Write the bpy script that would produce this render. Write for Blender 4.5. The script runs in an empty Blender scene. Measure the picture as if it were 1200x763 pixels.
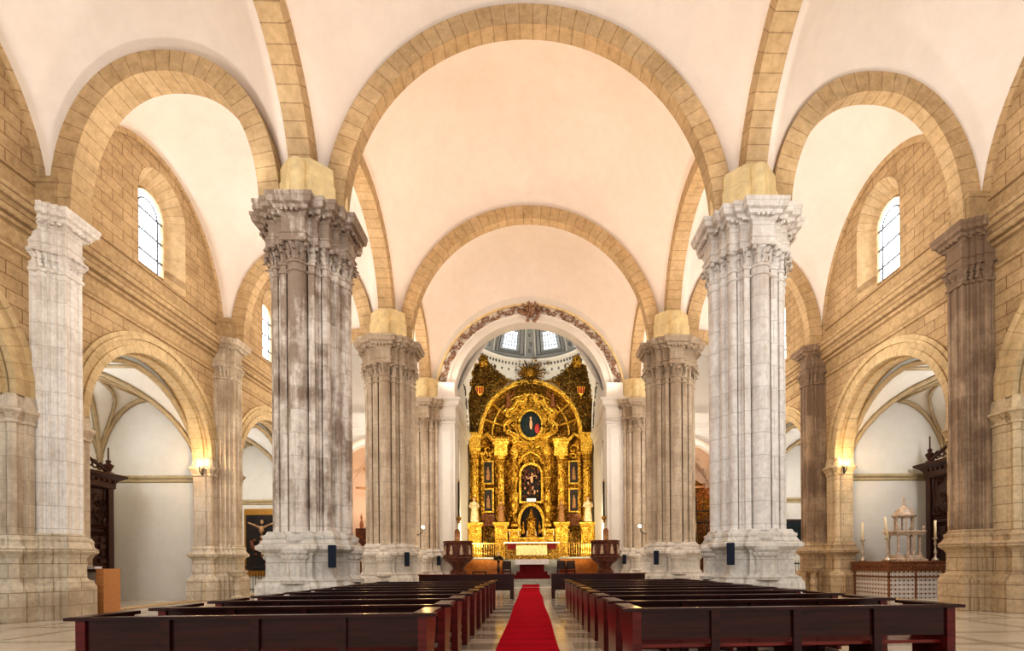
import bpy, math, random
from mathutils import Vector, Matrix
PI = math.pi
sin, cos, R = math.sin, math.cos, math.radians
sc = bpy.context.scene
COL = sc.collection
random.seed(7)

# ------------------------------------------------------------------ mesh builder
class MB:
    def __init__(s): s.v=[]; s.f=[]; s.uv=[]
    def add(s, vs, fs, uvs=None, M=None):
        b=len(s.v)
        if M is not None: vs=[tuple(M@Vector(p)) for p in vs]
        s.v+= [tuple(p) for p in vs]
        for i,f in enumerate(fs):
            s.f.append([b+k for k in f])
            s.uv.append(uvs[i] if uvs else None)
        return s
    def box(s,x0,x1,y0,y1,z0,z1,M=None):
        vs=[(x0,y0,z0),(x1,y0,z0),(x1,y1,z0),(x0,y1,z0),(x0,y0,z1),(x1,y0,z1),(x1,y1,z1),(x0,y1,z1)]
        return s.add(vs,[(0,3,2,1),(4,5,6,7),(0,1,5,4),(1,2,6,5),(2,3,7,6),(3,0,4,7)],None,M)
    def cbox(s,c,d,M=None):
        return s.box(c[0]-d[0]/2,c[0]+d[0]/2,c[1]-d[1]/2,c[1]+d[1]/2,c[2]-d[2]/2,c[2]+d[2]/2,M)
    def prism(s,pts,a0,a1,mp):
        n=len(pts)
        vs=[mp(p[0],p[1],a0) for p in pts]+[mp(p[0],p[1],a1) for p in pts]
        fs=[tuple(range(n))[::-1],tuple(range(n,2*n))]+[(i,(i+1)%n,n+(i+1)%n,n+i) for i in range(n)]
        return s.add(vs,fs)
    def lathe(s,prof,seg=16,c=(0,0,0),sx=1,sy=1,flute=0,a0=0,a1=2*PI):
        full=abs(a1-a0-2*PI)<1e-6
        m=seg if full else seg+1
        vs=[]
        for (r,z) in prof:
            for k in range(m):
                a=a0+(a1-a0)*k/seg
                rr=r*(1-(flute if k%2 else 0))
                vs.append((c[0]+rr*cos(a)*sx,c[1]+rr*sin(a)*sy,c[2]+z))
        fs=[]
        for i in range(len(prof)-1):
            for k in range(seg):
                k2=(k+1)%m
                fs.append((i*m+k,i*m+k2,(i+1)*m+k2,(i+1)*m+k))
        if full:
            fs.append(tuple(range(m))[::-1]); L=(len(prof)-1)*m
            fs.append(tuple(range(L,L+m)))
        return s.add(vs,fs)
    def tube(s,pts,r,seg=6,closed=False):
        pts=[Vector(p) for p in pts]; n=len(pts)
        rs=r if isinstance(r,(list,tuple)) else [r]*n
        vs=[]
        up=Vector((0,0,1))
        for i,p in enumerate(pts):
            t=(pts[(i+1)%n]-pts[i-1]) if closed else (pts[min(i+1,n-1)]-pts[max(i-1,0)])
            if t.length<1e-9: t=Vector((0,0,1))
            t.normalize()
            a=t.cross(up)
            if a.length<1e-3: a=t.cross(Vector((1,0,0)))
            a.normalize(); b=t.cross(a); 
            for k in range(seg):
                q=2*PI*k/seg
                vs.append(tuple(p+(a*cos(q)+b*sin(q))*rs[i]))
        fs=[]
        for i in range(n if closed else n-1):
            j=(i+1)%n
            for k in range(seg):
                k2=(k+1)%seg
                fs.append((i*seg+k,i*seg+k2,j*seg+k2,j*seg+k))
        if not closed:
            fs.append(tuple(range(seg))[::-1]); fs.append(tuple(range((n-1)*seg,n*seg)))
        return s.add(vs,fs)
    def ball(s,c,r,n=8,m=6,rot=None):
        if not isinstance(r,(list,tuple)): r=(r,r,r)
        vs=[(0,0,-1)]; 
        for i in range(1,m):
            a=-PI/2+PI*i/m
            for k in range(n):
                b=2*PI*k/n; vs.append((cos(a)*cos(b),cos(a)*sin(b),sin(a)))
        vs.append((0,0,1)); T=len(vs)-1
        fs=[(0,1+(k+1)%n,1+k) for k in range(n)]
        for i in range(m-2):
            for k in range(n):
                fs.append((1+i*n+k,1+i*n+(k+1)%n,1+(i+1)*n+(k+1)%n,1+(i+1)*n+k))
        fs+=[(T,1+(m-2)*n+k,1+(m-2)*n+(k+1)%n) for k in range(n)]
        out=[]
        for p in vs:
            q=Vector((p[0]*r[0],p[1]*r[1],p[2]*r[2]))
            if rot is not None: q=rot@q
            out.append((q.x+c[0],q.y+c[1],q.z+c[2]))
        return s.add(out,fs)
    def sweep(s,outline,prof,cap=True):
        n=len(outline); mit=[]
        for i in range(n):
            p0=Vector(outline[i-1]);p1=Vector(outline[i]);p2=Vector(outline[(i+1)%n])
            e1=(p1-p0).normalized();e2=(p2-p1).normalized()
            n1=Vector((e1.y,-e1.x));n2=Vector((e2.y,-e2.x))
            d=1+n1.dot(n2)
            mit.append((n1+n2)/max(d,0.3))
        vs=[]
        for (o,z) in prof:
            for i in range(n):
                vs.append((outline[i][0]+mit[i].x*o,outline[i][1]+mit[i].y*o,z))
        fs=[]
        for j in range(len(prof)-1):
            for i in range(n):
                k=(i+1)%n
                fs.append((j*n+i,j*n+k,(j+1)*n+k,(j+1)*n+i))
        if cap:
            fs.append(tuple(range(n))[::-1]); L=(len(prof)-1)*n
            fs.append(tuple(range(L,L+n)))
        return s.add(vs,fs)
    def build(s,name,mat,parent=None,smooth=False,loc=None,kind=None,angle=None):
        me=bpy.data.meshes.new(name); me.from_pydata(s.v,[],s.f)
        if any(u for u in s.uv):
            ul=me.uv_layers.new(name='UVMap')
            for p,u in zip(me.polygons,s.uv):
                if u:
                    for li,c in zip(p.loop_indices,u): ul.data[li].uv=c
        me.update()
        if smooth:
            for p in me.polygons: p.use_smooth=True
            if angle is not None:
                me.set_sharp_from_angle(angle=R(angle))
        me.materials.append(mat)
        o=bpy.data.objects.new(name,me); COL.objects.link(o)
        if parent: o.parent=parent
        if loc: o.location=loc
        if kind: o['kind']=kind
        return o

def tag(o,label,cat,group=None,kind=None):
    o['label']=label; o['category']=cat
    if group: o['group']=group
    if kind: o['kind']=kind
    return o
def thing(name,label,cat,loc=(0,0,0),rz=0,group=None,sx=1):
    o=bpy.data.objects.new(name,None); COL.objects.link(o)
    o.location=loc; o.rotation_euler=(0,0,rz); o.scale=(sx,1,1)
    return tag(o,label,cat,group)
def struct(name,mb,mat,smooth=False,parent=None,label=None,angle=None):
    o=mb.build(name,mat,parent,smooth,angle=angle)
    if not parent: o['kind']='structure'
    if label: o['label']=label
    return o
def kids(o): return [c for c in bpy.data.objects if c.parent==o]
def dup(root,loc,rz=None,label=None,group=None,parent=None):
    r=root.copy(); COL.objects.link(r)
    if parent is not None: r.parent=parent
    if loc is not None: r.location=loc
    if rz is not None: r.rotation_euler=(0,0,rz)
    if label: r['label']=label
    if group: r['group']=group
    for ch in kids(root):
        c=ch.copy(); COL.objects.link(c); c.parent=r
        for g in kids(ch):
            d=g.copy(); COL.objects.link(d); d.parent=c
    return r
def filled(outer,holes,t):
    """planar shape with holes, extruded: returns verts (a,b,c) faces; c in [-t/2,t/2]"""
    cu=bpy.data.curves.new('tmp','CURVE'); cu.dimensions='2D'; cu.fill_mode='BOTH'; cu.extrude=t/2
    for pts in [outer]+holes:
        sp=cu.splines.new('POLY'); sp.points.add(len(pts)-1)
        for i,p in enumerate(pts): sp.points[i].co=(p[0],p[1],0,1)
        sp.use_cyclic_u=True
    ob=bpy.data.objects.new('tmp',cu); COL.objects.link(ob)
    dg=bpy.context.evaluated_depsgraph_get(); dg.update()
    me=bpy.data.meshes.new_from_object(ob.evaluated_get(dg))
    vs=[tuple(v.co) for v in me.vertices]; fs=[tuple(p.vertices) for p in me.polygons]
    bpy.data.objects.remove(ob); bpy.data.curves.remove(cu); bpy.data.meshes.remove(me)
    return vs,fs
def arch_outline(c,hw,z0,zs,r=None,rise=None,n=24,bottom=True):
    """door-like outline: centre c, half width hw, base z0, spring zs, rise"""
    rise=rise or hw
    pts=[(c-hw,z0)] if bottom else []
    for i in range(n+1):
        a=PI-PI*i/n
        pts.append((c+hw*cos(a),zs+rise*sin(a)))
    if bottom: pts.append((c+hw,z0))
    return pts

# ------------------------------------------------------------------ materials
class NT:
    def __init__(s,name):
        s.m=bpy.data.materials.new(name); s.m.use_nodes=True; s.t=s.m.node_tree
        s.b=s.t.nodes['Principled BSDF']
    def n(s,typ,**kw):
        nd=s.t.nodes.new(typ)
        for k,v in kw.items():
            if k in nd.inputs: s.setin(nd.inputs[k],v)
            else: setattr(nd,k,v)
        return nd
    def setin(s,sock,v):
        if hasattr(v,'is_output') or isinstance(v,bpy.types.NodeSocket): s.t.links.new(v,sock)
        else: sock.default_value=v
    def l(s,a,b): s.t.links.new(a,b)
    def noise(s,vec,scale,detail=4,rough=.55):
        nd=s.n('ShaderNodeTexNoise'); nd.inputs['Scale'].default_value=scale
        nd.inputs['Detail'].default_value=detail; nd.inputs['Roughness'].default_value=rough
        if vec is not None: s.l(vec,nd.inputs['Vector'])
        return nd.outputs['Fac']
    def ramp(s,fac,stops):
        nd=s.n('ShaderNodeValToRGB'); cr=nd.color_ramp
        while len(cr.elements)<len(stops): cr.elements.new(.5)
        for e,(p,c) in zip(cr.elements,stops):
            e.position=p; e.color=(c[0],c[1],c[2],1) if not isinstance(c,(int,float)) else (c,c,c,1)
        s.l(fac,nd.inputs['Fac']); return nd.outputs['Color']
    def mix(s,fac,a,b,mode='MIX'):
        nd=s.n('ShaderNodeMix'); nd.data_type='RGBA'; nd.blend_type=mode
        for i,v in ((0,fac),(6,a),(7,b)):
            sk=nd.inputs[i]
            if isinstance(v,bpy.types.NodeSocket): s.l(v,sk)
            elif isinstance(v,(int,float)) : sk.default_value=v if i==0 else (v,v,v,1)
            else: sk.default_value=(v[0],v[1],v[2],1)
        return nd.outputs[2]
    def math(s,op,a,b=None,c=None):
        nd=s.n('ShaderNodeMath',operation=op)
        for i,v in enumerate((a,b,c)):
            if v is None: continue
            if isinstance(v,bpy.types.NodeSocket): s.l(v,nd.inputs[i])
            else: nd.inputs[i].default_value=v
        return nd.outputs[0]
    def pos(s): return s.n('ShaderNodeNewGeometry').outputs['Position']
    def obj(s): return s.n('ShaderNodeTexCoord').outputs['Object']
    def uvc(s): return s.n('ShaderNodeTexCoord').outputs['UV']
    def wallvec(s,sc_=1.0,src=None):
        sep=s.n('ShaderNodeSeparateXYZ'); s.l(src or s.pos(),sep.inputs[0])
        a=s.math('ADD',sep.outputs[0],sep.outputs[1])
        cb=s.n('ShaderNodeCombineXYZ'); s.l(a,cb.inputs[0]); s.l(sep.outputs[2],cb.inputs[1])
        return cb.outputs[0]
    def brick(s,vec,c1,c2,mortar,w,h,ms=.012,off=.5,smooth=.1,bias=0):
        nd=s.n('ShaderNodeTexBrick'); nd.offset=off
        s.l(vec,nd.inputs['Vector'])
        nd.inputs['Color1'].default_value=(*c1,1); nd.inputs['Color2'].default_value=(*c2,1); nd.inputs['Mortar'].default_value=(*mortar,1)
        nd.inputs['Scale'].default_value=1; nd.inputs['Brick Width'].default_value=w; nd.inputs['Row Height'].default_value=h
        nd.inputs['Mortar Size'].default_value=ms; nd.inputs['Mortar Smooth'].default_value=smooth; nd.inputs['Bias'].default_value=bias
        return nd
    def bump(s,h,strength=.3,dist=.05):
        nd=s.n('ShaderNodeBump'); nd.inputs['Strength'].default_value=strength; nd.inputs['Distance'].default_value=dist
        s.l(h,nd.inputs['Height']); s.l(nd.outputs[0],s.b.inputs['Normal'])
    def out(s,col=None,rough=None,metal=None):
        if col is not None: 
            if isinstance(col,bpy.types.NodeSocket): s.l(col,s.b.inputs['Base Color'])
            else: s.b.inputs['Base Color'].default_value=(*col,1)
        if rough is not None:
            if isinstance(rough,bpy.types.NodeSocket): s.l(rough,s.b.inputs['Roughness'])
            else: s.b.inputs['Roughness'].default_value=rough
        if metal is not None: s.b.inputs['Metallic'].default_value=metal
        return s.m
def simple(name,col,rough=.6,metal=0,var=.12,scale=3,bump=0):
    t=NT(name); f=t.noise(t.obj(),scale,5)
    c=t.ramp(f,[(.3,tuple(x*(1-var) for x in col)),(.7,tuple(min(1,x*(1+var)) for x in col))])
    if bump: t.bump(t.noise(t.obj(),scale*6,4),bump,.02)
    return t.out(c,rough,metal)
def emis(name,col,st):
    t=NT(name); t.b.inputs['Emission Color'].default_value=(*col,1); t.b.inputs['Emission Strength'].default_value=st
    return t.out(col,.5)

def m_ashlar(name,c1,c2,mort,bw=.95,bh=.42,stain=None,edge=.35):
    t=NT(name); v=t.wallvec(); p=t.pos()
    # slightly wobbling joints
    br=t.brick(v,c1,c2,mort,bw,bh,.014,.5,.3)
    n1=t.noise(p,.9,6,.65); n2=t.noise(p,9,5)
    c=t.mix(.55,br.outputs['Color'],t.ramp(n1,[(.3,tuple(x*.72 for x in c1)),(.7,tuple(min(1,x*1.22) for x in c2))]))
    c=t.mix(.35,c,t.ramp(n2,[(.3,.35),(.7,1.0)]),'MULTIPLY')
    c=t.mix(t.math('MULTIPLY',br.outputs['Fac'],.6),c,mort)
    if stain: 
        n3=t.noise(p,.5,6,.7)
        c=t.mix(t.ramp(n3,[(.5,0),(.68,.8)]),c,stain)
    t.bump(t.math('ADD',t.math('MULTIPLY',br.outputs['Fac'],-.8),t.math('MULTIPLY',n2,.5)),.5,.03)
    return t.out(c,.85)
M_WALL=m_ashlar('golden_ashlar',(.50,.36,.205),(.63,.475,.30),(.21,.13,.07),.85,.36)
M_JAMB=m_ashlar('jamb_ashlar',(.66,.54,.37),(.72,.60,.43),(.36,.26,.15),.7,.5)

def m_vous(name,c1,c2,mort):
    t=NT(name); v=t.uvc(); br=t.brick(v,c1,c2,mort,.42,.62,.014,0,.2)
    n=t.noise(t.pos(),5,6,.7); n0=t.noise(t.pos(),.8,4)
    c=t.mix(.4,br.outputs['Color'],t.ramp(n,[(.3,tuple(x*.62 for x in c1)),(.65,tuple(min(1,x*1.2) for x in c2))]))
    c=t.mix(.4,c,t.ramp(n0,[(.35,.6),(.65,1.)]),'MULTIPLY')
    t.bump(t.math('ADD',t.math('MULTIPLY',br.outputs['Fac'],-1.),t.math('MULTIPLY',n,.5)),.4,.03)
    return t.out(c,.85)
M_VOUS=m_vous('arch_voussoirs',(.55,.40,.23),(.65,.50,.32),(.26,.17,.09))
M_VOUS2=m_vous('chapel_voussoirs',(.62,.48,.29),(.70,.56,.36),(.40,.28,.16))

def m_pier(name,base,dark,lo,hi,amount):
    t=NT(name); p=t.obj(); v=t.wallvec(src=p)
    br=t.brick(v,base,tuple(x*.95 for x in base),tuple(x*.66 for x in base),1.1,.62,.012,.5,.2)
    n1=t.noise(p,.55,8,.72); n2=t.noise(p,7,6,.7)
    # vertical streaks
    mp=t.n('ShaderNodeMapping'); mp.inputs['Scale'].default_value=(5,5,.5); t.l(p,mp.inputs['Vector'])
    n3=t.noise(mp.outputs[0],1.2,6,.7)
    br2=t.brick(v,(0,0,0),(1,1,1),(.5,.5,.5),.8,.62,.0,.5,0)
    c=t.mix(.5,br.outputs['Color'],t.ramp(n2,[(.3,tuple(x*.7 for x in base)),(.6,tuple(min(1,x*1.12) for x in base))]))
    f=t.math('ADD',t.math('MULTIPLY',n1,.65),t.math('MULTIPLY',n3,.35))
    bwv=t.math('MULTIPLY',br2.outputs['Color'],.06)
    sep=t.n('ShaderNodeSeparateXYZ'); t.l(p,sep.inputs[0])
    # darker weathering in the upper and middle parts, whiter below
    hz=t.math('MULTIPLY',t.math('SUBTRACT',sep.outputs[2],5.0),.010)
    f=t.math('ADD',t.math('ADD',f,bwv),hz)
    c=t.mix(t.ramp(f,[(lo,0),(hi,amount)]),c,dark)
    c=t.mix(t.math('MULTIPLY',br.outputs['Fac'],.28),c,tuple(x*.6 for x in base))
    t.bump(t.math('ADD',t.math('MULTIPLY',br.outputs['Fac'],-.4),t.math('MULTIPLY',n2,.5)),.25,.015)
    return t.out(c,.75)
M_PIER_A=m_pier('weathered_stone',(.80,.74,.68),(.25,.175,.125),.49,.60,.8)
M_PIER_B=m_pier('pale_stone',(.84,.81,.78),(.46,.38,.32),.53,.70,.6)
M_PIER_C=m_pier('buff_stone',(.66,.58,.48),(.34,.26,.19),.48,.64,.7)
M_PIL_R=m_pier('umber_stone',(.50,.39,.29),(.20,.14,.10),.42,.58,.8)
M_BASE_L=m_ashlar('plinth_stone',(.70,.62,.50),(.76,.69,.58),(.36,.28,.19),.8,.38,stain=(.42,.34,.25))
M_BASE_R=m_ashlar('brown_plinth_stone',(.56,.43,.28),(.64,.51,.36),(.28,.2,.13),.8,.38,stain=(.30,.21,.14))
M_BASE_W=m_ashlar('white_plinth_stone',(.74,.70,.65),(.80,.77,.72),(.50,.45,.39),1.1,.5)

def m_plaster(name,c1,c2,sc_=.25):
    t=NT(name); n=t.noise(t.pos(),sc_,5,.6)
    c=t.ramp(n,[(.3,c1),(.7,c2)])
    c=t.mix(.12,c,t.ramp(t.noise(t.pos(),2.2,8,.7),[(.35,.6),(.65,1)]),'MULTIPLY')
    return t.out(c,.9)
M_VAULT=m_plaster('vault_plaster',(.85,.77,.71),(.90,.84,.79))
M_WHITE=m_plaster('white_plaster',(.80,.78,.75),(.87,.85,.82))
M_CHAPEL=m_plaster('chapel_plaster',(.74,.71,.64),(.80,.78,.73),.4)
M_PINK=m_plaster('pink_plaster',(.85,.70,.58),(.9,.76,.66))
M_GREY=m_plaster('grey_stucco',(.34,.35,.36),(.42,.43,.44),.8)
M_DGREY=simple('dark_grey_stucco',(.16,.16,.17),.8)
M_RIB=simple('rib_stone',(.46,.37,.24),.85,scale=4)
M_RIBP=simple('pink_rib_stone',(.66,.42,.25),.85,scale=4)
M_STRING=simple('string_course_stone',(.50,.42,.27),.85,scale=4)
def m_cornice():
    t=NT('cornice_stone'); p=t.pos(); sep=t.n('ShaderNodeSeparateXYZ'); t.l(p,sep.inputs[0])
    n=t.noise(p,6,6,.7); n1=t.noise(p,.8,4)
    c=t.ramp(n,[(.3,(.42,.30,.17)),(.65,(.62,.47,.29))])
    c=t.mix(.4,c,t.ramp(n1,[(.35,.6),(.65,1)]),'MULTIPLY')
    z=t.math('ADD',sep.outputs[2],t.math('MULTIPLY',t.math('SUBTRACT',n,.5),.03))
    for zz,w in ((9.80,.02),(9.885,.025),(10.37,.02),(10.50,.03),(10.67,.025),(10.80,.03),(10.97,.02),(11.12,.03),(11.81,.02)):  # dark lines painted at the undercuts, standing in for moulding shade
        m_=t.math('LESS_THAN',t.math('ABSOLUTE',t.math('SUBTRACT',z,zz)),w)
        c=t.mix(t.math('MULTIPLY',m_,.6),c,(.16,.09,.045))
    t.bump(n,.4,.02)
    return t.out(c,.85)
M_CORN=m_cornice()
M_ORN=simple('stucco_ornament',(.36,.24,.17),.8,var=.5,scale=14)
M_LITSTONE=simple('lit_impost_stone',(.80,.67,.42),.8,var=.15,scale=3)  # yellow floodlit brightness put into the stone's base colour

def m_wood(name,c1,c2,rough=.25,sc_=1.0,coat=.3):
    t=NT(name); mp=t.n('ShaderNodeMapping'); mp.inputs['Scale'].default_value=(1.2*sc_,14*sc_,14*sc_); t.l(t.obj(),mp.inputs['Vector'])
    n=t.noise(mp.outputs[0],1.5,6,.6)
    c=t.ramp(n,[(.3,c1),(.7,c2)])
    t.b.inputs['Coat Weight'].default_value=coat; t.b.inputs['Coat Roughness'].default_value=.15
    return t.out(c,rough)
M_PEW=m_wood('varnished_mahogany',(.018,.003,.002),(.055,.009,.006),.3)
M_PEWEND=m_wood('red_mahogany',(.07,.007,.006),(.15,.016,.013),.3)
M_SEAT=m_wood('polished_seat_wood',(.14,.018,.014),(.26,.040,.028),.22)
M_DWOOD=m_wood('carved_dark_wood',(.030,.010,.006),(.085,.030,.017),.4)
M_MWOOD=m_wood('carved_brown_wood',(.16,.06,.025),(.32,.14,.06),.4)
M_LWOOD=m_wood('light_oak',(.45,.22,.09),(.58,.31,.14),.4)
M_GREYPANEL=simple('grey_laminate',(.40,.37,.36),.5,var=.05)

def m_carpet():
    t=NT('red_carpet'); p=t.pos(); n=t.noise(p,40,4); 
    mp=t.n('ShaderNodeMapping'); mp.inputs['Scale'].default_value=(.15,2.2,1); t.l(p,mp.inputs['Vector'])
    n2=t.noise(mp.outputs[0],1.2,4)
    c=t.ramp(n,[(.3,(.36,.006,.022)),(.7,(.55,.012,.040))])
    c=t.mix(.7,c,t.ramp(n2,[(.35,.62),(.6,1)]),'MULTIPLY')
    t.bump(n,.4,.01); t.b.inputs['Specular IOR Level'].default_value=.1
    return t.out(c,.95)
M_CARPET=m_carpet()
M_MAROON=simple('maroon_cloth',(.16,.005,.01),.85,var=.3,scale=6)
M_CLOTH=simple('white_altar_cloth',(.85,.84,.88),.8,var=.05)

def m_floor():
    t=NT('polished_marble_floor'); p=t.pos(); sep=t.n('ShaderNodeSeparateXYZ'); t.l(p,sep.inputs[0])
    X,Y=sep.outputs[0],sep.outputs[1]
    n=t.noise(p,1.3,8,.65)
    n2=t.noise(p,.35,3)
    base=t.ramp(n,[(.3,(.60,.55,.47)),(.7,(.75,.70,.62))])
    tile=t.brick(t.n('ShaderNodeMapping').outputs[0],(1,1,1),(.9,.88,.85),(.55,.5,.45),1.2,1.2,.006,0)
    mp=tile.inputs['Vector'].links[0].from_node; t.l(p,mp.inputs['Vector'])
    base=t.mix(.8,base,tile.outputs['Color'],'MULTIPLY')
    # dark bands: across every 2.4 m, and lengthwise strips in the side aisles
    ax=t.math('ABSOLUTE',X)
    fy=t.math('FRACT',t.math('DIVIDE',Y,1.22))
    grey=t.ramp(t.noise(p,2.5,8,.7),[(.3,(.22,.21,.17)),(.7,(.36,.34,.27))])
    # olive-grey slabs either side of the carpet
    inA=t.math('MULTIPLY',t.math('GREATER_THAN',ax,.66),t.math('LESS_THAN',ax,1.6))
    chk=t.math('MULTIPLY',inA,t.math('LESS_THAN',fy,.55))
    c=t.mix(t.math('MULTIPLY',chk,.8),base,grey)
    # strips
    for d in (7.9,10.4,12.0):
        w=.11
        m_=t.math('LESS_THAN',t.math('ABSOLUTE',t.math('SUBTRACT',ax,d)),w)
        c=t.mix(t.math('MULTIPLY',m_,.75),c,grey)
    for d in (8.6,10.0,12.4,16.5,20.6,24.7,28.8):
        m_=t.math('LESS_THAN',t.math('ABSOLUTE',t.math('SUBTRACT',Y,d)),.12)
        m_=t.math('MULTIPLY',m_,t.math('GREATER_THAN',ax,1.6))
        c=t.mix(t.math('MULTIPLY',m_,.75),c,grey)
    t.b.inputs['Coat Weight'].default_value=.3; t.b.inputs['Coat Roughness'].default_value=.06
    return t.out(c,.17)
M_FLOOR=m_floor()
M_STEP=simple('grey_marble_step',(.42,.42,.38),.25,var=.2,scale=2)

def m_gold(name,c1,c2,dark,rough=.32,lo=.38,hi=.6,metal=.75):
    t=NT(name); p=t.obj()
    vo=t.n('ShaderNodeTexVoronoi'); vo.inputs['Scale'].default_value=7; t.l(p,vo.inputs['Vector'])
    n=t.noise(p,9,6,.7); n2=t.noise(p,1.1,4)
    c=t.ramp(n,[(lo,dark),(hi,c1),(.8,c2)])  # crevice shade painted dark where the bump noise runs low
    c=t.mix(.5,c,t.ramp(n2,[(.35,.55),(.6,1)]),'MULTIPLY')
    h=t.math('ADD',t.math('MULTIPLY',vo.outputs['Distance'],1.0),n)
    t.bump(h,.8,.06)
    t.b.inputs['Emission Color'].default_value=(.9,.55,.08,1)
    return t.out(c,rough,metal)
M_GOLD=m_gold('gilded_wood',(.86,.54,.09),(1.,.80,.32),(.16,.065,.01),lo=.43,hi=.62)
M_GOLDB=m_gold('bright_gilding',(.95,.64,.12),(1.,.86,.42),(.34,.16,.02),.3,.36,.54,.6)
M_GOLDD=m_gold('aged_gilding',(.55,.34,.08),(.85,.60,.22),(.09,.05,.015),.4,.42,.62)
M_GREENG=m_gold('green_bronze_gilding',(.50,.36,.13),(.80,.66,.40),(.09,.06,.02),.45,.38,.6,.5)
M_MARBLE=None
def m_jasper():
    t=NT('orange_jasper'); n=t.noise(t.pos(),1.6,8,.7)
    return t.out(t.ramp(n,[(.3,(.34,.12,.03)),(.5,(.50,.21,.06)),(.75,(.68,.36,.14))]),.2)
M_JASPER=m_jasper()
M_REDMARBLE=simple('red_brown_marble',(.13,.05,.035),.35,var=.6,scale=7,bump=.3)
M_STATUE=simple('polychrome_robe',(.68,.55,.36),.6,var=.4,scale=5)
M_SKIN=simple('painted_skin',(.6,.38,.25),.6)
M_ROBEBR=simple('brown_robe',(.30,.16,.07),.6,var=.4,scale=6)
M_BLACK=simple('black_iron',(.015,.014,.014),.45)
M_NAVY=simple('navy_speaker_cloth',(.010,.020,.045),.6)
M_BULB=emis('lit_bulb',(1,.72,.35),25)
M_BRASS=simple('brass',(.45,.27,.08),.35,.8)
M_SILVER=simple('worn_silver',(.52,.44,.36),.35,.6,var=.4,scale=12)
M_WAX=simple('cream_wax',(.80,.70,.50),.6,var=.05)
M_PINKM=simple('pink_cream_marble',(.52,.41,.32),.4,var=.35,scale=7)
M_WINDOW=emis('bright_window_glass',(.92,.96,1),6.5)
M_DOMEGLASS=emis('dome_window_glass',(.86,.93,1),1.15)
M_LEAD=simple('window_lead',(.10,.12,.14),.5)
M_CANVAS=simple('dark_painted_canvas',(.022,.015,.012),.6,var=.6,scale=2)
M_FRAMEG=simple('gilt_frame',(.40,.22,.05),.4,.5)
M_TEALM=simple('dark_teal_marble',(.018,.030,.034),.9,var=.5,scale=5)
M_REDP=simple('crimson_paint',(.35,.02,.015),.5)
def m_tiles():
    t=NT('glazed_tiles'); v=t.wallvec(); 
    br=t.brick(v,(.66,.64,.62),(.74,.71,.68),(.40,.32,.25),.17,.17,.006,0)
    vo=t.n('ShaderNodeTexVoronoi'); vo.inputs['Scale'].default_value=5.9; vo.inputs['Randomness'].default_value=0; t.l(v,vo.inputs['Vector'])
    c=t.mix(t.ramp(vo.outputs['Distance'],[(.20,1),(.24,0),(.34,0),(.38,.55),(.44,.0)]),br.outputs['Color'],(.20,.09,.06))
    return t.out(c,.25)
M_TILE=m_tiles()

# ------------------------------------------------------------------ layout constants
P1,P2,P3=14.8,23.0,31.2      # depth of pier rows
Y0=4.4
NX=6.28                      # pier axis
WXD={-1:13.55,1:13.25}; WX=13.4                      # side wall face
ZC=11.13                      # top of capitals' entablature
FX=6.0

# ------------------------------------------------------------------ arch curves and vaults
def sup(t,a,rise,p):
    q=min(1,abs(t/a)); return rise*max(0.,1-q**p)**(1/p)
NAVE=(5.87,6.25,2.03)          # half span, rise, exponent (extrados)
AISLE=(3.12,4.5,2.2)
def LONG(y0,y1): return ((y1-y0)/2,5.0,2.2)
LUN=lambda y0,y1:((y1-y0)/2-.1,5.3,2.1)
def arch_ring(mb,axis,c,spec,z0,h,d0,d1,n=48):
    """axis 'x': arch spans x, depth along y from d0 to d1; centre c"""
    a,rise,p=spec
    ext=[]
    for i in range(n+1):
        u=PI-PI*i/n
        # parametrise superellipse
        cx=math.copysign(abs(cos(u))**(2/p),cos(u))*a; cz=abs(sin(u))**(2/p)*rise
        ext.append(Vector((cx,cz)))
    inn=[]
    for i in range(n+1):
        t=(ext[min(i+1,n)]-ext[max(i-1,0)]).normalized()
        nn=Vector((t.y,-t.x))
        q=ext[i]+nn*h
        if i in (0,n): q=Vector((ext[i].x+(h if i==0 else -h),0))
        q.y=max(q.y,0); inn.append(q)
    L=[0]
    for i in range(n): L.append(L[-1]+(ext[i+1]-ext[i]).length)
    def P(q,d): return (c+q.x,d,z0+q.y) if axis=='x' else (d,c+q.x,z0+q.y)
    w=abs(d1-d0)
    for i in range(n):
        u0,u1=L[i],L[i+1]
        e0,e1,i0,i1=ext[i],ext[i+1],inn[i],inn[i+1]
        mb.add([P(e0,d0),P(e1,d0),P(i1,d0),P(i0,d0)],[(0,1,2,3)],[[(u0,0.01),(u1,0.01),(u1,.61),(u0,.61)]])
        mb.add([P(i0,d0),P(i1,d0),P(i1,d1),P(i0,d1)],[(0,1,2,3)],[[(u0,.63),(u1,.63),(u1,1.23),(u0,1.23)]])
        mb.add([P(i0,d1),P(i1,d1),P(e1,d1),P(e0,d1)],[(0,1,2,3)],[[(u0,.01),(u1,.01),(u1,.61),(u0,.61)]])
        mb.add([P(e0,d1),P(e1,d1),P(e1,d0),P(e0,d0)],[(0,1,2,3)],[[(u0,0),(u1,0),(u1,.6),(u0,.6)]])
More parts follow.
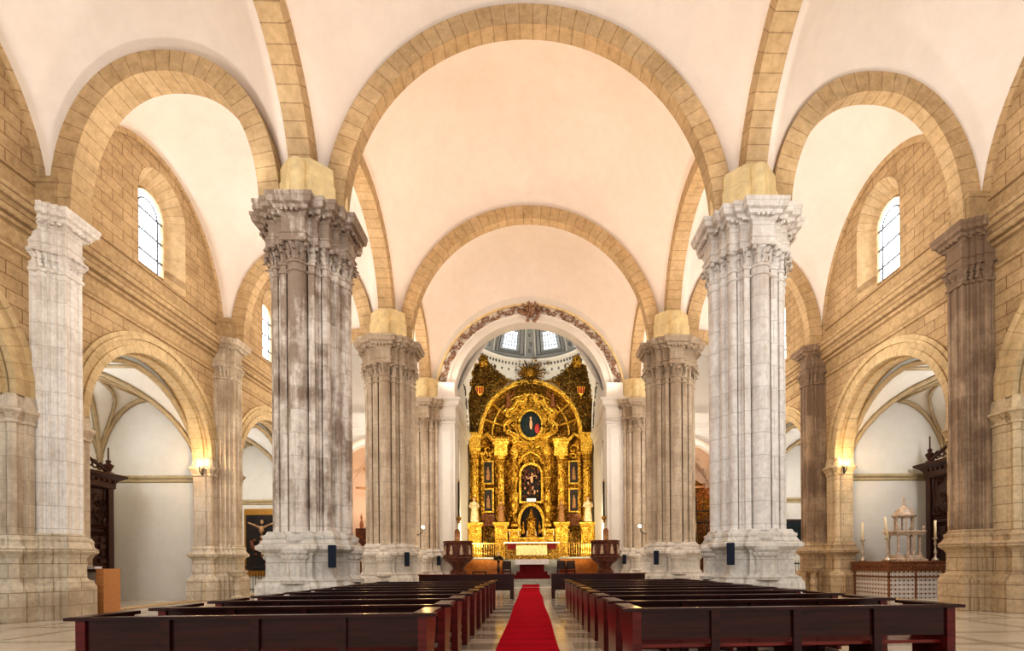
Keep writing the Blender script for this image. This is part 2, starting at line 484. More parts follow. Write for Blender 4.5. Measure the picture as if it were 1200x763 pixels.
def vault(x0,x1,y0,y1,specx,specL,specR,z0=ZC,n=40,lift=0,acx=None):
    """sail vault: h^2 = hA(x)^2+hB(x,y)^2"""
    mb=MB(); cx,cy=(x0+x1)/2,(y0+y1)/2; ax,ay=(x1-x0)/2,(y1-y0)/2
    vs=[];fs=[]
    for j in range(n+1):
        v=-cos(PI*j/n)
        for i in range(n+1):
            u=-cos(PI*i/n)
            x=cx+u*ax;y=cy+v*ay
            hA=sup(x-(cx if acx is None else acx),specx[0]+1e-6,specx[1],specx[2])
            w=(u+1)/2
            hL=sup(y-cy,specL[0],specL[1],specL[2]); hR=sup(y-cy,specR[0],specR[1],specR[2])
            hB=hL*(1-w)+hR*w
            vs.append((x,y,z0+math.sqrt(hA*hA+hB*hB)+lift-.04))
    for j in range(n):
        for i in range(n):
            a=j*(n+1)+i; fs.append((a,a+n+1,a+n+2,a+1))
    mb.add(vs,fs); return mb

bays=[(Y0,P1),(P1,P2),(P2,P3)]
for (a,b) in bays:
    lg=LONG(a,b); ln=LUN(a,b)
    struct('ceiling',vault(-NX,NX,a,b,NAVE,lg,lg),M_VAULT,True)
    struct('ceiling',vault(-WXD[-1]-.05,-NX,a,b,AISLE,ln,lg,acx=-10.05),M_VAULT,True)
    struct('ceiling',vault(NX,WXD[1]+.05,a,b,AISLE,lg,ln,acx=10.05),M_VAULT,True)

rowname={P1:'nearest pair of piers',P2:'second pair of piers',P3:'piers by the chancel'}
for y in (P1,P2):
    mb=MB(); arch_ring(mb,'x',0,NAVE,ZC,.57,y-.225,y+.225,64)
    tag(mb.build('transverse_arch',M_VOUS),{P1:'largest stone arch spanning the nave at the very top of the photo',P2:'second stone arch spanning the nave, framing the chancel vault'}[y],'arch')
for y in (P1,P2,P3):
    for s in (-1,1):
        mb=MB(); arch_ring(mb,'x',s*10.05,AISLE,ZC,.57,y-.225-(.25 if s<0 and y==P1 else 0),y+.225,48)
        w={P1:'tan stone arch across the %s aisle at the nearest piers',P2:'tan stone arch across the %s aisle at the second piers',P3:'tan stone arch across the %s aisle near its far end wall'}[y]
        tag(mb.build('aisle_arch',M_VOUS),w%('left' if s<0 else 'right'),'arch')
for k,(a,b) in enumerate(bays):
    for s in (-1,1):
        mb=MB(); sp=LONG(a,b); arch_ring(mb,'y',(a+b)/2,sp,ZC,.57,s*NX-.3,s*NX+.3,48)
        w=['stone arch rising from the nearest %s pier toward the camera','lengthwise stone arch between the first and second %s piers','lengthwise stone arch between the second and third %s piers'][k]
        tag(mb.build('arcade_arch',M_VOUS),w%('left' if s<0 else 'right'),'arch')
        mb=MB(); sp=LUN(a,b); arch_ring(mb,'y',(a+b)/2,sp,ZC,.22,s*(WXD[s]-.08),s*(WXD[s]+.1),48)
        w=['thin wall arch over the clerestory of the nearest %s bay','thin wall arch around the %s clerestory window of the middle bay','thin wall arch around the %s clerestory window of the far bay'][k]
        tag(mb.build('wall_arch',M_VOUS),w%('left' if s<0 else 'right'),'arch')

# ------------------------------------------------------------------ pier
def quad(oct_):
    """mirror an octant (from +x axis to diagonal) to full symmetric outline CCW"""
    q=oct_+[(y,x) for (x,y) in oct_[::-1][1:]]          # 0..90 deg
    out=[]
    for k in range(4):
        for (x,y) in q[:-1]:
            for _ in range(k): x,y=-y,x
            out.append((x,y))
    return out
def arcp(cx,cy,r,a0,a1,n): return [(cx+r*cos(R(a0+(a1-a0)*i/n)),cy+r*sin(R(a0+(a1-a0)*i/n))) for i in range(n+1)]
SHAFT=quad(arcp(.86,0,.25,0,90,6)+[(.77,.25),(.77,.29),(.91,.29),(.91,.45),(.80,.45),(.80,.49),(.74,.49),(.74,.56),(.64,.56)]+arcp(.64,.64,.125,-20,45,3))
ENT=quad([(1.13,0),(1.13,.30),(.92,.30),(.92,.54),(.80,.54),(.80,.80)])
ENTB=quad([(1.02,0),(1.02,.36),(.84,.36),(.84,.84)])
def leaf(mb,p,d,w,h,curl):
    """acanthus leaf: p base point, d outward 2D dir"""
    t=(-d[1],d[0]); vs=[];n=5
    for i in range(n+1):
        q=i/n; o=curl*(q**2.2) if q<.9 else curl*.95; z=h*(q if q<.85 else .85+.02)
        if i==n: o=curl*1.15; z=h*.72
        ww=w*(1-.5*q*q)*(.85+.3*(i%2))
        for s in (-1,0,1):
            b=(0.03 if s==0 else 0)
            vs.append((p[0]+d[0]*(o+b)+t[0]*s*ww/2,p[1]+d[1]*(o+b)+t[1]*s*ww/2,p[2]+z))
    fs=[]
    for i in range(n):
        for s in (0,1): fs.append((i*3+s,i*3+s+1,(i+1)*3+s+1,(i+1)*3+s))
    mb.add(vs,fs)
def walk(outline,step):
    """points and outward normals along a CCW outline"""
    n=len(outline); out=[]; acc=step/2
    for i in range(n):
        p=Vector(outline[i]);q=Vector(outline[(i+1)%n]); L=(q-p).length
        if L<1e-6: continue
        d=(q-p)/L; nn=(d.y,-d.x)
        while acc<L:
            c=p+d*acc; out.append(((c.x,c.y),nn)); acc+=step
        acc-=L
    return out
PB=[(.25,0),(.25,.86),(.22,.93),(.20,.95),(.20,1.02),(.10,1.06),(.06,1.12),(.05,1.66),(.08,1.70),(.10,1.76),(.20,1.82),(.24,1.86),(.24,1.95),(.20,1.97),(.16,2.02),(.10,2.12),(.12,2.16),(.12,2.22),(.06,2.25),(.04,2.30),(0.02,2.34)]
PE=[(-.02,9.62),(.04,9.64),(.04,9.72),(-.0,9.74)]
ENTP=[(.02,10.16),(.06,10.18),(.06,10.26),(.03,10.28),(.03,10.36),(.07,10.38),(.07,10.42),(.01,10.44),(.01,10.80),(.06,10.83),(.10,10.86),(.10,10.92),(.20,10.94),(.22,11.03),(.34,11.06),(.37,11.13),(.37,11.18),(.40,11.2),(.41,11.3)]
ENTP=[(o*.74,z-.17) for o,z in ENTP]
def pier_meshes():
    b=MB(); b.sweep(ENTB,PB)
    # fluted pedestal under each half column
    for k in range(4):
        a=k*PI/2
        b.lathe([(.42,.95),(.42,1.04),(.35,1.08),(.31,1.14),(.31,1.56),(.35,1.6),(.35,1.7),(.40,1.76),(.40,1.86),(.34,1.93),(.22,2.02),(.26,2.08),(.24,2.2)],24,(1.0*cos(a),1.0*sin(a),0),flute=.06)
        for j in range(9):   # small swags
            an=a-PI/2+PI*j/8; 
            b.ball((1.0*cos(a)+.35*cos(an),1.0*sin(a)+.35*sin(an),1.65),(.035,.035,.05),5,4)
    s=MB(); s.sweep(SHAFT,[(0,2.30),(0,9.58)])
    s.sweep(SHAFT,[(0.0,9.23),(.03,9.25),(.03,9.30),(0,9.32)],False)
    c=MB(); c.sweep(SHAFT,[(-.0,9.45),(.035,9.47),(.035,9.53),(-.01,9.55),(.0,9.78),(.04,9.93),(.05,10.01)])
    for row,(z,h,cu,st) in enumerate([(9.55,.26,.12,.19),(9.67,.32,.17,.19)]):
        for (p,nn) in walk(SHAFT,st): leaf(c,(p[0],p[1],z),nn,.17,h,cu)
    for (p,nn) in walk(SHAFT,.42):
        c.ball((p[0]+nn[0]*.17,p[1]+nn[1]*.17,9.91),(.07,.07,.06),6,5)
    e=MB(); e.sweep(ENT,ENTP)
    for (p,nn) in walk(ENT,.13):
        e.cbox((p[0]+nn[0]*.16,p[1]+nn[1]*.16,10.73),(.075,.075,.075))
    im=MB(); 
    im.sweep(quad([(.80,0),(.80,.32),(.60,.52)]),[(0,11.1),(0,12.0),(-.04,12.05),(-.06,12.5)])
    for k in range(4):
        a=k*PI/2; im.lathe([(.2,11.1),(.2,12.3),(.19,12.32)],12,(.84*cos(a),.84*sin(a),0))
    return b,s,c,e,im
pb,ps,pc,pe,pim=pier_meshes()
def make_pier(loc,label,ms,mbse,rz=0):
    r=thing('clustered_pier',label,'pier',loc,rz,'clustered stone piers lining the nave')
    return r
def pier(loc,label,ms,mb_,first={}):
    r=thing('clustered_pier',label,'pier',loc,0,'clustered stone piers lining the nave')
    pb.build('base',mb_,r); ps.build('shaft',ms,r,True,angle=35); pc.build('capital',ms,r); pe.build('entablature',ms,r); pim.build('impost_block',M_LITSTONE,r,True,angle=35)
    return r
pier((-NX,P1,0),'nearest left nave pier, brown-stained clustered shafts with a white carved base',M_PIER_A,M_BASE_W)
pier((NX,P1,0),'nearest right nave pier, pale clustered shafts with few stains',M_PIER_B,M_BASE_W)
pier((-NX,P2,0),'second left nave pier, buff clustered shafts',M_PIER_C,M_BASE_W)
pier((NX,P2,0),'second right nave pier, buff clustered shafts',M_PIER_C,M_BASE_W)
pier((-NX,P3,0),'far left pier attached to the white chancel pilaster',M_PIER_C,M_BASE_W)
pier((NX,P3,0),'far right pier attached to the white chancel pilaster',M_PIER_C,M_BASE_W)

# ------------------------------------------------------------------ side walls
OPR=3.0; OPZ=5.95
def xmap(s,X): return lambda a,b,c:(s*(X+c),a,b)
def side_wall(s,k,a,b):
    mid=(a+b)/2 if k else 10.7
    z1=17.6
    outer=[(a,0),(b,0),(b,z1),(a,z1)] if k else [(Y0,0),(P1,0),(P1,z1),(Y0,z1)]
    holes=[]
    holes.append(arch_outline(mid,OPR,.02,OPZ,n=32))
    if k:
        holes.append(arch_outline(mid+.35,1.2,11.95,14.65,n=20))
    vs,fs=filled(outer,holes,.7)
    mb=MB(); mb.add([(s*(WXD[s]+.35+v[2]),v[0],v[1]) for v in vs],fs)
    w=struct('wall_left' if s<0 else 'wall_right',mb,M_WALL)
    # archivolt mouldings: stepped ring
    arc=MB()
    for (r0,r1,p) in ((OPR-.02,OPR+.22,.10),(OPR+.22,OPR+.42,.05),(OPR+.42,OPR+.52,.12),(OPR+.52,OPR+.66,.07)):
        n=40; 
        for i in range(n):
            t0=PI*i/n;t1=PI*(i+1)/n
            def Q(r,t,pp): return (s*(WXD[s]-pp),mid+r*cos(t),OPZ+r*sin(t))
            u0,u1=3.2*t0,3.2*t1
            arc.add([Q(r0,t0,p),Q(r1,t0,p),Q(r1,t1,p),Q(r0,t1,p)],[(0,1,2,3)],[[(u0,.02),(u0,.6),(u1,.6),(u1,.02)]])
            arc.add([Q(r1,t0,p),Q(r1,t0,-.1),Q(r1,t1,-.1),Q(r1,t1,p)],[(0,1,2,3)],[[(u0,.02),(u0,.1),(u1,.1),(u1,.02)]])
            arc.add([Q(r0,t0,-.1),Q(r0,t0,p),Q(r0,t1,p),Q(r0,t1,-.1)],[(0,1,2,3)],[[(u0,.02),(u0,.1),(u1,.1),(u1,.02)]])
    # stepped soffit
    for (r,p0,p1) in ((OPR-.02,-.05,-.72),(OPR-.10,-.2,-.55)):
        n=40
        for i in range(n):
            t0=PI*i/n;t1=PI*(i+1)/n
            def Q(r,t,pp): return (s*(WXD[s]-pp),mid+r*cos(t),OPZ+r*sin(t))
            arc.add([Q(r,t0,p0),Q(r,t1,p0),Q(r,t1,p1),Q(r,t0,p1)],[(0,1,2,3)],[[(3*t0,.02),(3*t1,.02),(3*t1,.6),(3*t0,.6)]])
            if r<OPR-.05:
                for pp in (p0,p1):
                    arc.add([Q(r,t0,pp),Q(r,t1,pp),Q(OPR,t1,pp),Q(OPR,t0,pp)],[(0,1,2,3)],[[(3*t0,.02),(3*t1,.02),(3*t1,.1),(3*t0,.1)]])
    side='left' if s<0 else 'right'
    nm=['nearest %s side chapel','middle %s side chapel','far %s side chapel'][k]%side
    at=thing('chapel_arch','moulded round stone arch framing the '+nm,'arch',(0,0,0))
    arc.build('archivolt',M_VOUS2,at)
    # jamb clusters with impost and base, both sides
    for e in (-1,1):
        jy=mid+e*OPR
        # coordinates: t along y outward from opening, p projecting to nave
        def J(t,p,e=e,jy=jy): return (s*(WXD[s]-p),jy+e*t)
        out=[J(0.62,-.02),J(.62,.10),J(.44,.10),J(.44,.14),J(.22,.14),J(.22,.06),J(.10,.06)]+[J(.03+.13*cos(R(a))*-1,-.02+.13*sin(R(a))) for a in (70,30,0,-30,-70)]+[J(-.04,-.15),J(-.04,-.66),J(0.2,-.7)]
        out=[o for o in out]
        ar=sum(out[i-1][0]*out[i][1]-out[i][0]*out[i-1][1] for i in range(len(out)))
        if ar<0: out=out[::-1]
        j=MB(); j.sweep(out,[(0,2.2),(0,5.3)]); j.build('jamb_shaft',M_PIER_C if s<0 else M_JAMB,at)
        j=MB(); j.sweep(out,[(.0,5.2),(.04,5.22),(.02,5.3),(.10,5.45),(.14,5.5),(.14,5.57),(.05,5.62),(.0,5.96)])
        for (p,nn) in walk(out,.16): leaf(j,(p[0],p[1],5.26),nn,.13,.22,.10)
        j.build('impost_capital',M_PIER_C if s<0 else M_JAMB,at)
        j=MB(); j.sweep(out,[(.22,0),(.22,.86),(.14,.95),(.06,1.05),(.04,1.66),(.10,1.76),(.20,1.84),(.20,1.93),(.10,2.0),(.08,2.1),(.1,2.16),(.02,2.3)])
        j.build('jamb_base',M_BASE_L if s<0 else M_BASE_R,at)
    # window
    if k:
        c=mid+.35
        wn=bpy.data.objects.new('window_%d'%((k-1)*2+(1 if s<0 else 2)),None); COL.objects.link(wn); wn['kind']='structure'
        wn['label']='round-headed clerestory window in the %s wall of the %s bay'%(side,'middle' if k==1 else 'far')
        o1=arch_outline(c,1.2,11.95,14.65,n=20); o2=arch_outline(c,.80,12.35,14.5,n=20)
        sp=MB(); n=len(o1)
        vs=[(s*(WXD[s]-.01),p[0],p[1]) for p in o1]+[(s*(WXD[s]+.62),p[0],p[1]) for p in o2]
        sp.add(vs,[(i,(i+1)%n,n+(i+1)%n,n+i) for i in range(n)],[[(i*.25,.02),((i+1)*.25,.02),((i+1)*.25,.6),(i*.25,.6)] for i in range(n)])
        sp.build('splayed_surround',M_VOUS,wn)
        fr=MB(); o3=arch_outline(c,.72,12.43,14.5,n=20)
        vs=[(s*(WXD[s]+.55),p[0],p[1]) for p in o2]+[(s*(WXD[s]+.50),p[0],p[1]) for p in o3]+[(s*(WXD[s]+.66),p[0],p[1]) for p in o3]
        fr.add(vs,[(i,(i+1)%n,n+(i+1)%n,n+i) for i in range(n)]+[(n+i,n+(i+1)%n,2*n+(i+1)%n,2*n+i) for i in range(n)])
        fr.build('window_frame',M_VOUS,wn)
        pn=MB(); pn.add([(s*(WXD[s]+.64),p[0],p[1]) for p in o2],[tuple(range(n))]); pn.build('pane',M_WINDOW,wn)
        br=MB()
        for z in (12.95,13.7,14.45): br.box(min(s*(WXD[s]+.54),s*(WXD[s]+.60)),max(s*(WXD[s]+.54),s*(WXD[s]+.60)),c-.7,c+.7,z-.03,z+.03)
        br.tube([(s*(WXD[s]+.57),c+.5*cos(PI*i/12),14.45+.5*sin(PI*i/12)) for i in range(13)],.035,4)
        for e in (-1,1): br.tube([(s*(WXD[s]+.57),c+e*.5,12.4),(s*(WXD[s]+.57),c+e*.5,14.45)],.035,4)
        br.build('glazing_bar',M_LEAD,wn)
for k,(a,b) in enumerate(bays):
    for s in (-1,1): side_wall(s,k,a,b)

# wall entablature
WENT=[(0,9.86),(.05,9.88),(.07,9.96),(.04,10.0),(.04,10.04),(0,10.06),(0,10.5),(.04,10.52),(.08,10.60),(.08,10.66),(.16,10.72),(.20,10.82),(.20,10.90),(.27,10.96),(.32,11.08),(.32,11.14),(.36,11.2),(.36,11.27),(0,11.34),(0,11.95),(.04,11.97),(.04,12.03),(0,12.06)]
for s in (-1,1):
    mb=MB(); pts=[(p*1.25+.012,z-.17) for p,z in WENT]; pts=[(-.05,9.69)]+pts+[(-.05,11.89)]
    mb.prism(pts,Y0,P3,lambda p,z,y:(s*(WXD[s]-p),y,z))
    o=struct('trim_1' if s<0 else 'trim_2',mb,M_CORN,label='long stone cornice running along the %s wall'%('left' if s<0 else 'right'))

# wall pilasters
def pil_shaft(s,y):
    h=[(1.05,.27),(.80,.27),(.80,.34),(.62,.34),(.62,.42),(.40,.42),(.40,.50),(0,.50)]
    f=[(1.05,.0),(1.05,.05),(1.0,.06),(1.0,.19),(1.05,.20)]+h[:1]+[(.97,.27),(.96,.24),(.88,.24),(.87,.27)]+h[1:3]+[(.73,.34),(.72,.31),(.66,.31),(.65,.34)]+h[3:5]+[(.56,.42),(.55,.38),(.46,.38),(.45,.42)]+h[5:7]+[(.30,.50),(.29,.46),(.12,.46),(.11,.50)]+h[7:]
    pts=[(p,-t) for p,t in f[::-1][:-1]]+f
    out=[(s*(WXD[s]-p*.72),y+t) for p,t in pts]
    ar=sum(out[i-1][0]*out[i][1]-out[i][0]*out[i-1][1] for i in range(len(out)))
    return out if ar>0 else out[::-1]
def pil_out(s,y):
    pts=[(0,-.50),(.40,-.50),(.40,-.42),(.62,-.42),(.62,-.34),(.80,-.34),(.80,-.27),(1.05,-.27),(1.05,.27),(.80,.27),(.80,.34),(.62,.34),(.62,.42),(.40,.42),(.40,.50),(0,.50)]
    out=[(s*(WXD[s]-p*.72),y+t) for p,t in pts]
    ar=sum(out[i-1][0]*out[i][1]-out[i][0]*out[i-1][1] for i in range(len(out)))
    return out if ar>0 else out[::-1]
pl={(-1,P1):('nearest left wall pilaster with a tall grey capital and stepped base',M_PIER_B,M_BASE_L),
    (1,P1):('nearest right wall pilaster, dark umber shaft on a brown stepped base',M_PIL_R,M_BASE_R),
    (-1,P2):('left wall pilaster with a holy water stoup at its base',M_PIER_C,M_BASE_L),
    (1,P2):('right wall pilaster of brownish stone behind a holy water stoup',M_PIL_R,M_BASE_R),
    (-1,P3):('farthest left wall pilaster at the end of the aisle',M_PIER_C,M_BASE_L),
    (1,P3):('farthest right wall pilaster at the end of the aisle',M_PIL_R,M_BASE_R)}
for (s,y),(lab,ms,mbs) in pl.items():
    yy_={(-1,P1):14.65,(1,P1):14.8,(-1,P2):22.7,(1,P2):23.2}.get((s,y),y)
    y=yy_; out=pil_out(s,y)
    r=thing('wall_pilaster',lab,'pilaster',(0,0,0))
    b=MB(); b.sweep(out,[(o*.8,z) for o,z in PB]); b.build('base',mbs,r)
    b=MB(); b.sweep(pil_shaft(s,y),[(0,2.3),(0,9.58)]); 
    b.build('shaft',ms,r)
    c=MB(); c.sweep(out,[(0,9.43),(.04,9.45),(.04,9.53),(0,9.55),(.02,9.78),(.10,9.95),(.10,10.03)])
    for (z,h,cu) in ((9.55,.24,.11),(9.67,.32,.16)):
        for (p,nn) in walk(out,.19):
            if abs(p[0])<WXD[s]-.12: leaf(c,(p[0],p[1],z),nn,.17,h,cu)
    c.build('capital',ms,r)
    e=MB(); e.sweep(out,ENTP)
    for (p,nn) in walk(out,.13): e.cbox((p[0]+nn[0]*.16,p[1]+nn[1]*.16,10.73),(.07,.07,.07))
    e.build('entablature',ms,r)
    im=MB(); 
    w=[(0,-.36),(.62,-.36),(.62,.36),(0,.36)]; w=[(s*(WXD[s]-p),y+t) for p,t in w]
    if s>0: w=w[::-1]
    im.sweep(w,[(0,11.1),(0,11.9),(.04,11.92),(.04,12.0),(0,12.03),(0,12.1)]); im.build('impost_block',M_VOUS2,r)

# ------------------------------------------------------------------ floor
mb=MB(); mb.box(-19,19,-3,46,-.2,0); struct('floor',mb,M_FLOOR)

# ------------------------------------------------------------------ side chapels
def chapel(s,k,mid,x1=18.4):
    x0=WXD[s]+.7; y0,y1=mid-3.4,mid+3.4; side='left' if s<0 else 'right'
    w=MB()
    w.box(min(s*x0,s*x1),max(s*x0,s*x1),y1,y1+.2,0,10.6)      # far wall, faces the camera
    struct('wall_chapel_far',w,M_CHAPEL,label='white far wall inside a %s side chapel'%side)
    w=MB(); w.box(min(s*x1,s*(x1+.2)),max(s*x1,s*(x1+.2)),y0,y1+.2,0,10.6); struct('wall_chapel_back',w,M_CHAPEL,label='outer wall of a %s side chapel'%side)
    w=MB(); w.box(min(s*x0,s*x1),max(s*x0,s*x1),y0-.2,y0,0,10.6); struct('wall_chapel_near',w,M_CHAPEL)
    # rib vault
    cx=(x0+x1)/2; ax=(x1-x0)/2; ay=3.4; zs=5.5
    hA=lambda x:sup(x-cx,ax,3.1,1.9); hB=lambda y:sup(y-mid,ay,3.25,1.9)
    v=MB(); n=28; vs=[];fs=[]
    for j in range(n+1):
        for i in range(n+1):
            x=cx-cos(PI*i/n)*ax; y=mid-cos(PI*j/n)*ay
            vs.append((s*x,y,zs+max(hA(x),hB(y))))
    for j in range(n):
        for i in range(n): a=j*(n+1)+i; fs.append((a,a+1,a+n+2,a+n+1))
    v.add(vs,fs); struct('ceiling',v,M_CHAPEL,True,angle=30,label='ribbed vault of a %s side chapel'%side)
    rb=MB(); N=16
    def pt(x,y,d=.08): return (s*x,y,zs+max(hA(x),hB(y))-d)
    for (e,g) in ((1,1),(1,-1)):
        rb.tube([pt(cx-e*cos(PI*i/N)*ax*.985,mid-g*cos(PI*i/N)*ay*.985) for i in range(N+1)],.10,6)
    for e in (-1,1):
        rb.tube([pt(cx-cos(PI*i/N)*ax,mid+e*(ay-.08),.04) for i in range(N+1)],.11,6)
        rb.tube([pt(cx+e*(ax-.06),mid-cos(PI*i/N)*ay,.04) for i in range(N+1)],.11,6)
        rb.tube([pt(cx+e*ax*q,mid) for q in (0,.3,.6,.98)],.07,5); rb.tube([pt(cx,mid+e*ay*q) for q in (0,.3,.6,.98)],.07,5)
        for g in (-1,1):
            rb.tube([pt(cx+e*ax*.98*q,mid+g*ay*.98*math.sqrt(max(0,1-(1-q)**2))*.98) for q in [i/10 for i in range(11)]],.07,5)
            # corner shafts
            rb.tube([(s*(cx+e*ax*.97),mid+g*ay*.97,0),(s*(cx+e*ax*.97),mid+g*ay*.97,6.0)],.09,6)
    rt=thing('vault_ribs','stone ribs crossing the ceiling of the %s %s chapel'%('middle' if k==1 else 'far',side),'vault ribs')
    rb.build('ribs',M_RIB,rt,True)
    b=MB(); b.prism([(0,5.0),(.06,5.04),(.06,5.12),(.14,5.2),(.14,5.28),(0,5.32)],x0,x1,lambda p,z,x:(s*x,y1-p,z))
    b.prism([(0,5.0),(.06,5.04),(.06,5.12),(.14,5.2),(.14,5.28),(0,5.32)],y0,y1,lambda p,z,y:(s*(x1-p),y,z))
    b.build('string_course',M_STRING,rt)
for k,(a,b) in enumerate(bays):
    if k==0: continue
    for s in (-1,1): chapel(s,k,(a+b)/2)

# ------------------------------------------------------------------ end walls and chancel arch
def ymap(Y): return lambda v:(v[0],Y+v[2],v[1])
TY=31.2
# triumphal wall with arch opening, above and beside
vs,fs=filled([(-NX-.3,0),(NX+.3,0),(NX+.3,18),(-NX-.3,18)],[arch_outline(0,4.6,.02,11.6,rise=4.45,n=48)],.9)
mb=MB(); mb.add([(v[0],TY+.25+v[2],v[1]) for v in vs],fs); struct('wall_chancel',mb,M_WHITE,label='white wall pierced by the chancel arch')
at=thing('chancel_arch','white plaster chancel arch edged with brown stucco foliage','arch',(0,0,0))
def flatring(mb,r0,r1,z0,zr,y,ys,n=64,k0=.967,t0=0,t1=PI):
    for i in range(n):
        a=t0+(t1-t0)*i/n;b=t0+(t1-t0)*(i+1)/n
        q=lambda r,t,yy:(r*cos(t),yy,z0+r*k0*sin(t))
        mb.add([q(r0,a,y),q(r1,a,y),q(r1,b,y),q(r0,b,y),q(r0,a,ys),q(r1,a,ys),q(r1,b,ys),q(r0,b,ys)],[(0,1,2,3),(1,5,6,2),(4,0,3,7)])
m=MB(); Yf=TY-.2
flatring(m,4.56,4.72,11.6,1,Yf-.12,Yf+.05); flatring(m,4.72,4.96,11.6,1,Yf-.06,Yf+.05); flatring(m,4.96,5.10,11.6,1,Yf-.14,Yf+.05)
m.build('archivolt',M_WHITE,at)
m=MB(); flatring(m,5.62,5.74,11.6,1,Yf-.12,Yf+.05); m.build('outer_moulding',M_LITSTONE,at)
orn=MB()
rnd=random.Random(3)
def cscroll(mb,c,r,th,nrm='y',rot=0.,turn=1.5,seg=9,sides=4,depth=.0):
    pts=[]
    for i in range(seg+1):
        q=i/seg; a=rot+q*turn*2*PI*.75; rr=r*(1-.75*q)
        p=(c[0]+rr*cos(a),c[1]-.3*th*i/seg,c[2]+rr*sin(a)) if nrm=='y' else (c[0],c[1]+rr*cos(a),c[2]+rr*sin(a))
        pts.append(p)
    mb.tube(pts,[th*(1-.5*i/seg) for i in range(seg+1)],sides)
for i in range(90):
    t=PI*(i+.5)/90; r=5.36+.12*sin(i*1.3)
    c=(r*cos(t),Yf-.06,11.6+r*.967*sin(t))
    cscroll(orn,c,rnd.uniform(.14,.22),.04,'y',t+rnd.uniform(-1,1)+(i%2)*PI,1.2,7,4)
    for _ in range(2): orn.ball((c[0]+rnd.uniform(-.2,.2),Yf-.08,c[2]+rnd.uniform(-.2,.2)),(rnd.uniform(.04,.09),.05,rnd.uniform(.04,.09)),5,4)
for i in range(50):
    orn.ball((max(-.5,min(.5,rnd.gauss(0,.28))),Yf-rnd.uniform(.1,.3),16.6+max(-.5,min(.5,rnd.gauss(0,.3)))),(rnd.uniform(.06,.15),.1,rnd.uniform(.06,.15)),6,4)
for e in (-1,1): cscroll(orn,(e*.5,Yf-.2,16.7),.35,.07,'y',PI/2,e*1.2,9,5)
orn.build('foliage_ornament',M_ORN,at)

for s in (-1,1):
    side='left' if s<0 else 'right'
    r=thing('chancel_pilaster','tall white panelled pilaster beside the %s pulpit'%side,'pilaster')
    out=[(4.55,TY-.55),(5.55,TY-.55),(5.55,TY+.8),(4.55,TY+.8)]
    out=[(s*x,y) for x,y in out]; 
    if s<0: out=out[::-1]
    b=MB(); b.sweep(out,[(o*.6,z) for o,z in PB]); 
    # carved diamond panel on the base
    b.tube([(s*5.05,TY-.64,.98+.0),(s*5.33,TY-.64,1.33),(s*5.05,TY-.64,1.68),(s*4.77,TY-.64,1.33)],.035,4,True)
    b.build('base',M_WHITE,r)
    b=MB(); b.sweep(out,[(0,2.3),(0,10.1)])
    for (q0,q1,z0,z1) in ((4.68,5.42,2.6,9.6),(4.78,5.32,2.75,9.45)):
        b.tube([(s*q0,TY-.56,z0),(s*q1,TY-.56,z0),(s*q1,TY-.56,z1),(s*q0,TY-.56,z1)],.03,4,True)
    b.build('shaft',M_WHITE,r)
    b=MB(); b.sweep(out,[(0,9.8),(.05,9.85),(.05,9.95),(.02,10.0),(.05,10.12),(.1,10.2),(.05,10.25),(.05,10.7),(.1,10.8),(.25,10.9),(.3,11.1),(.4,11.2),(.4,11.3),(.05,11.34),(.0,11.6),(0,12.3)])
    for j in range(7): b.ball((s*(4.62+.14*j),TY-.62,10.05),(.05,.06,.08),5,4)
    b.build('entablature',M_WHITE,r)
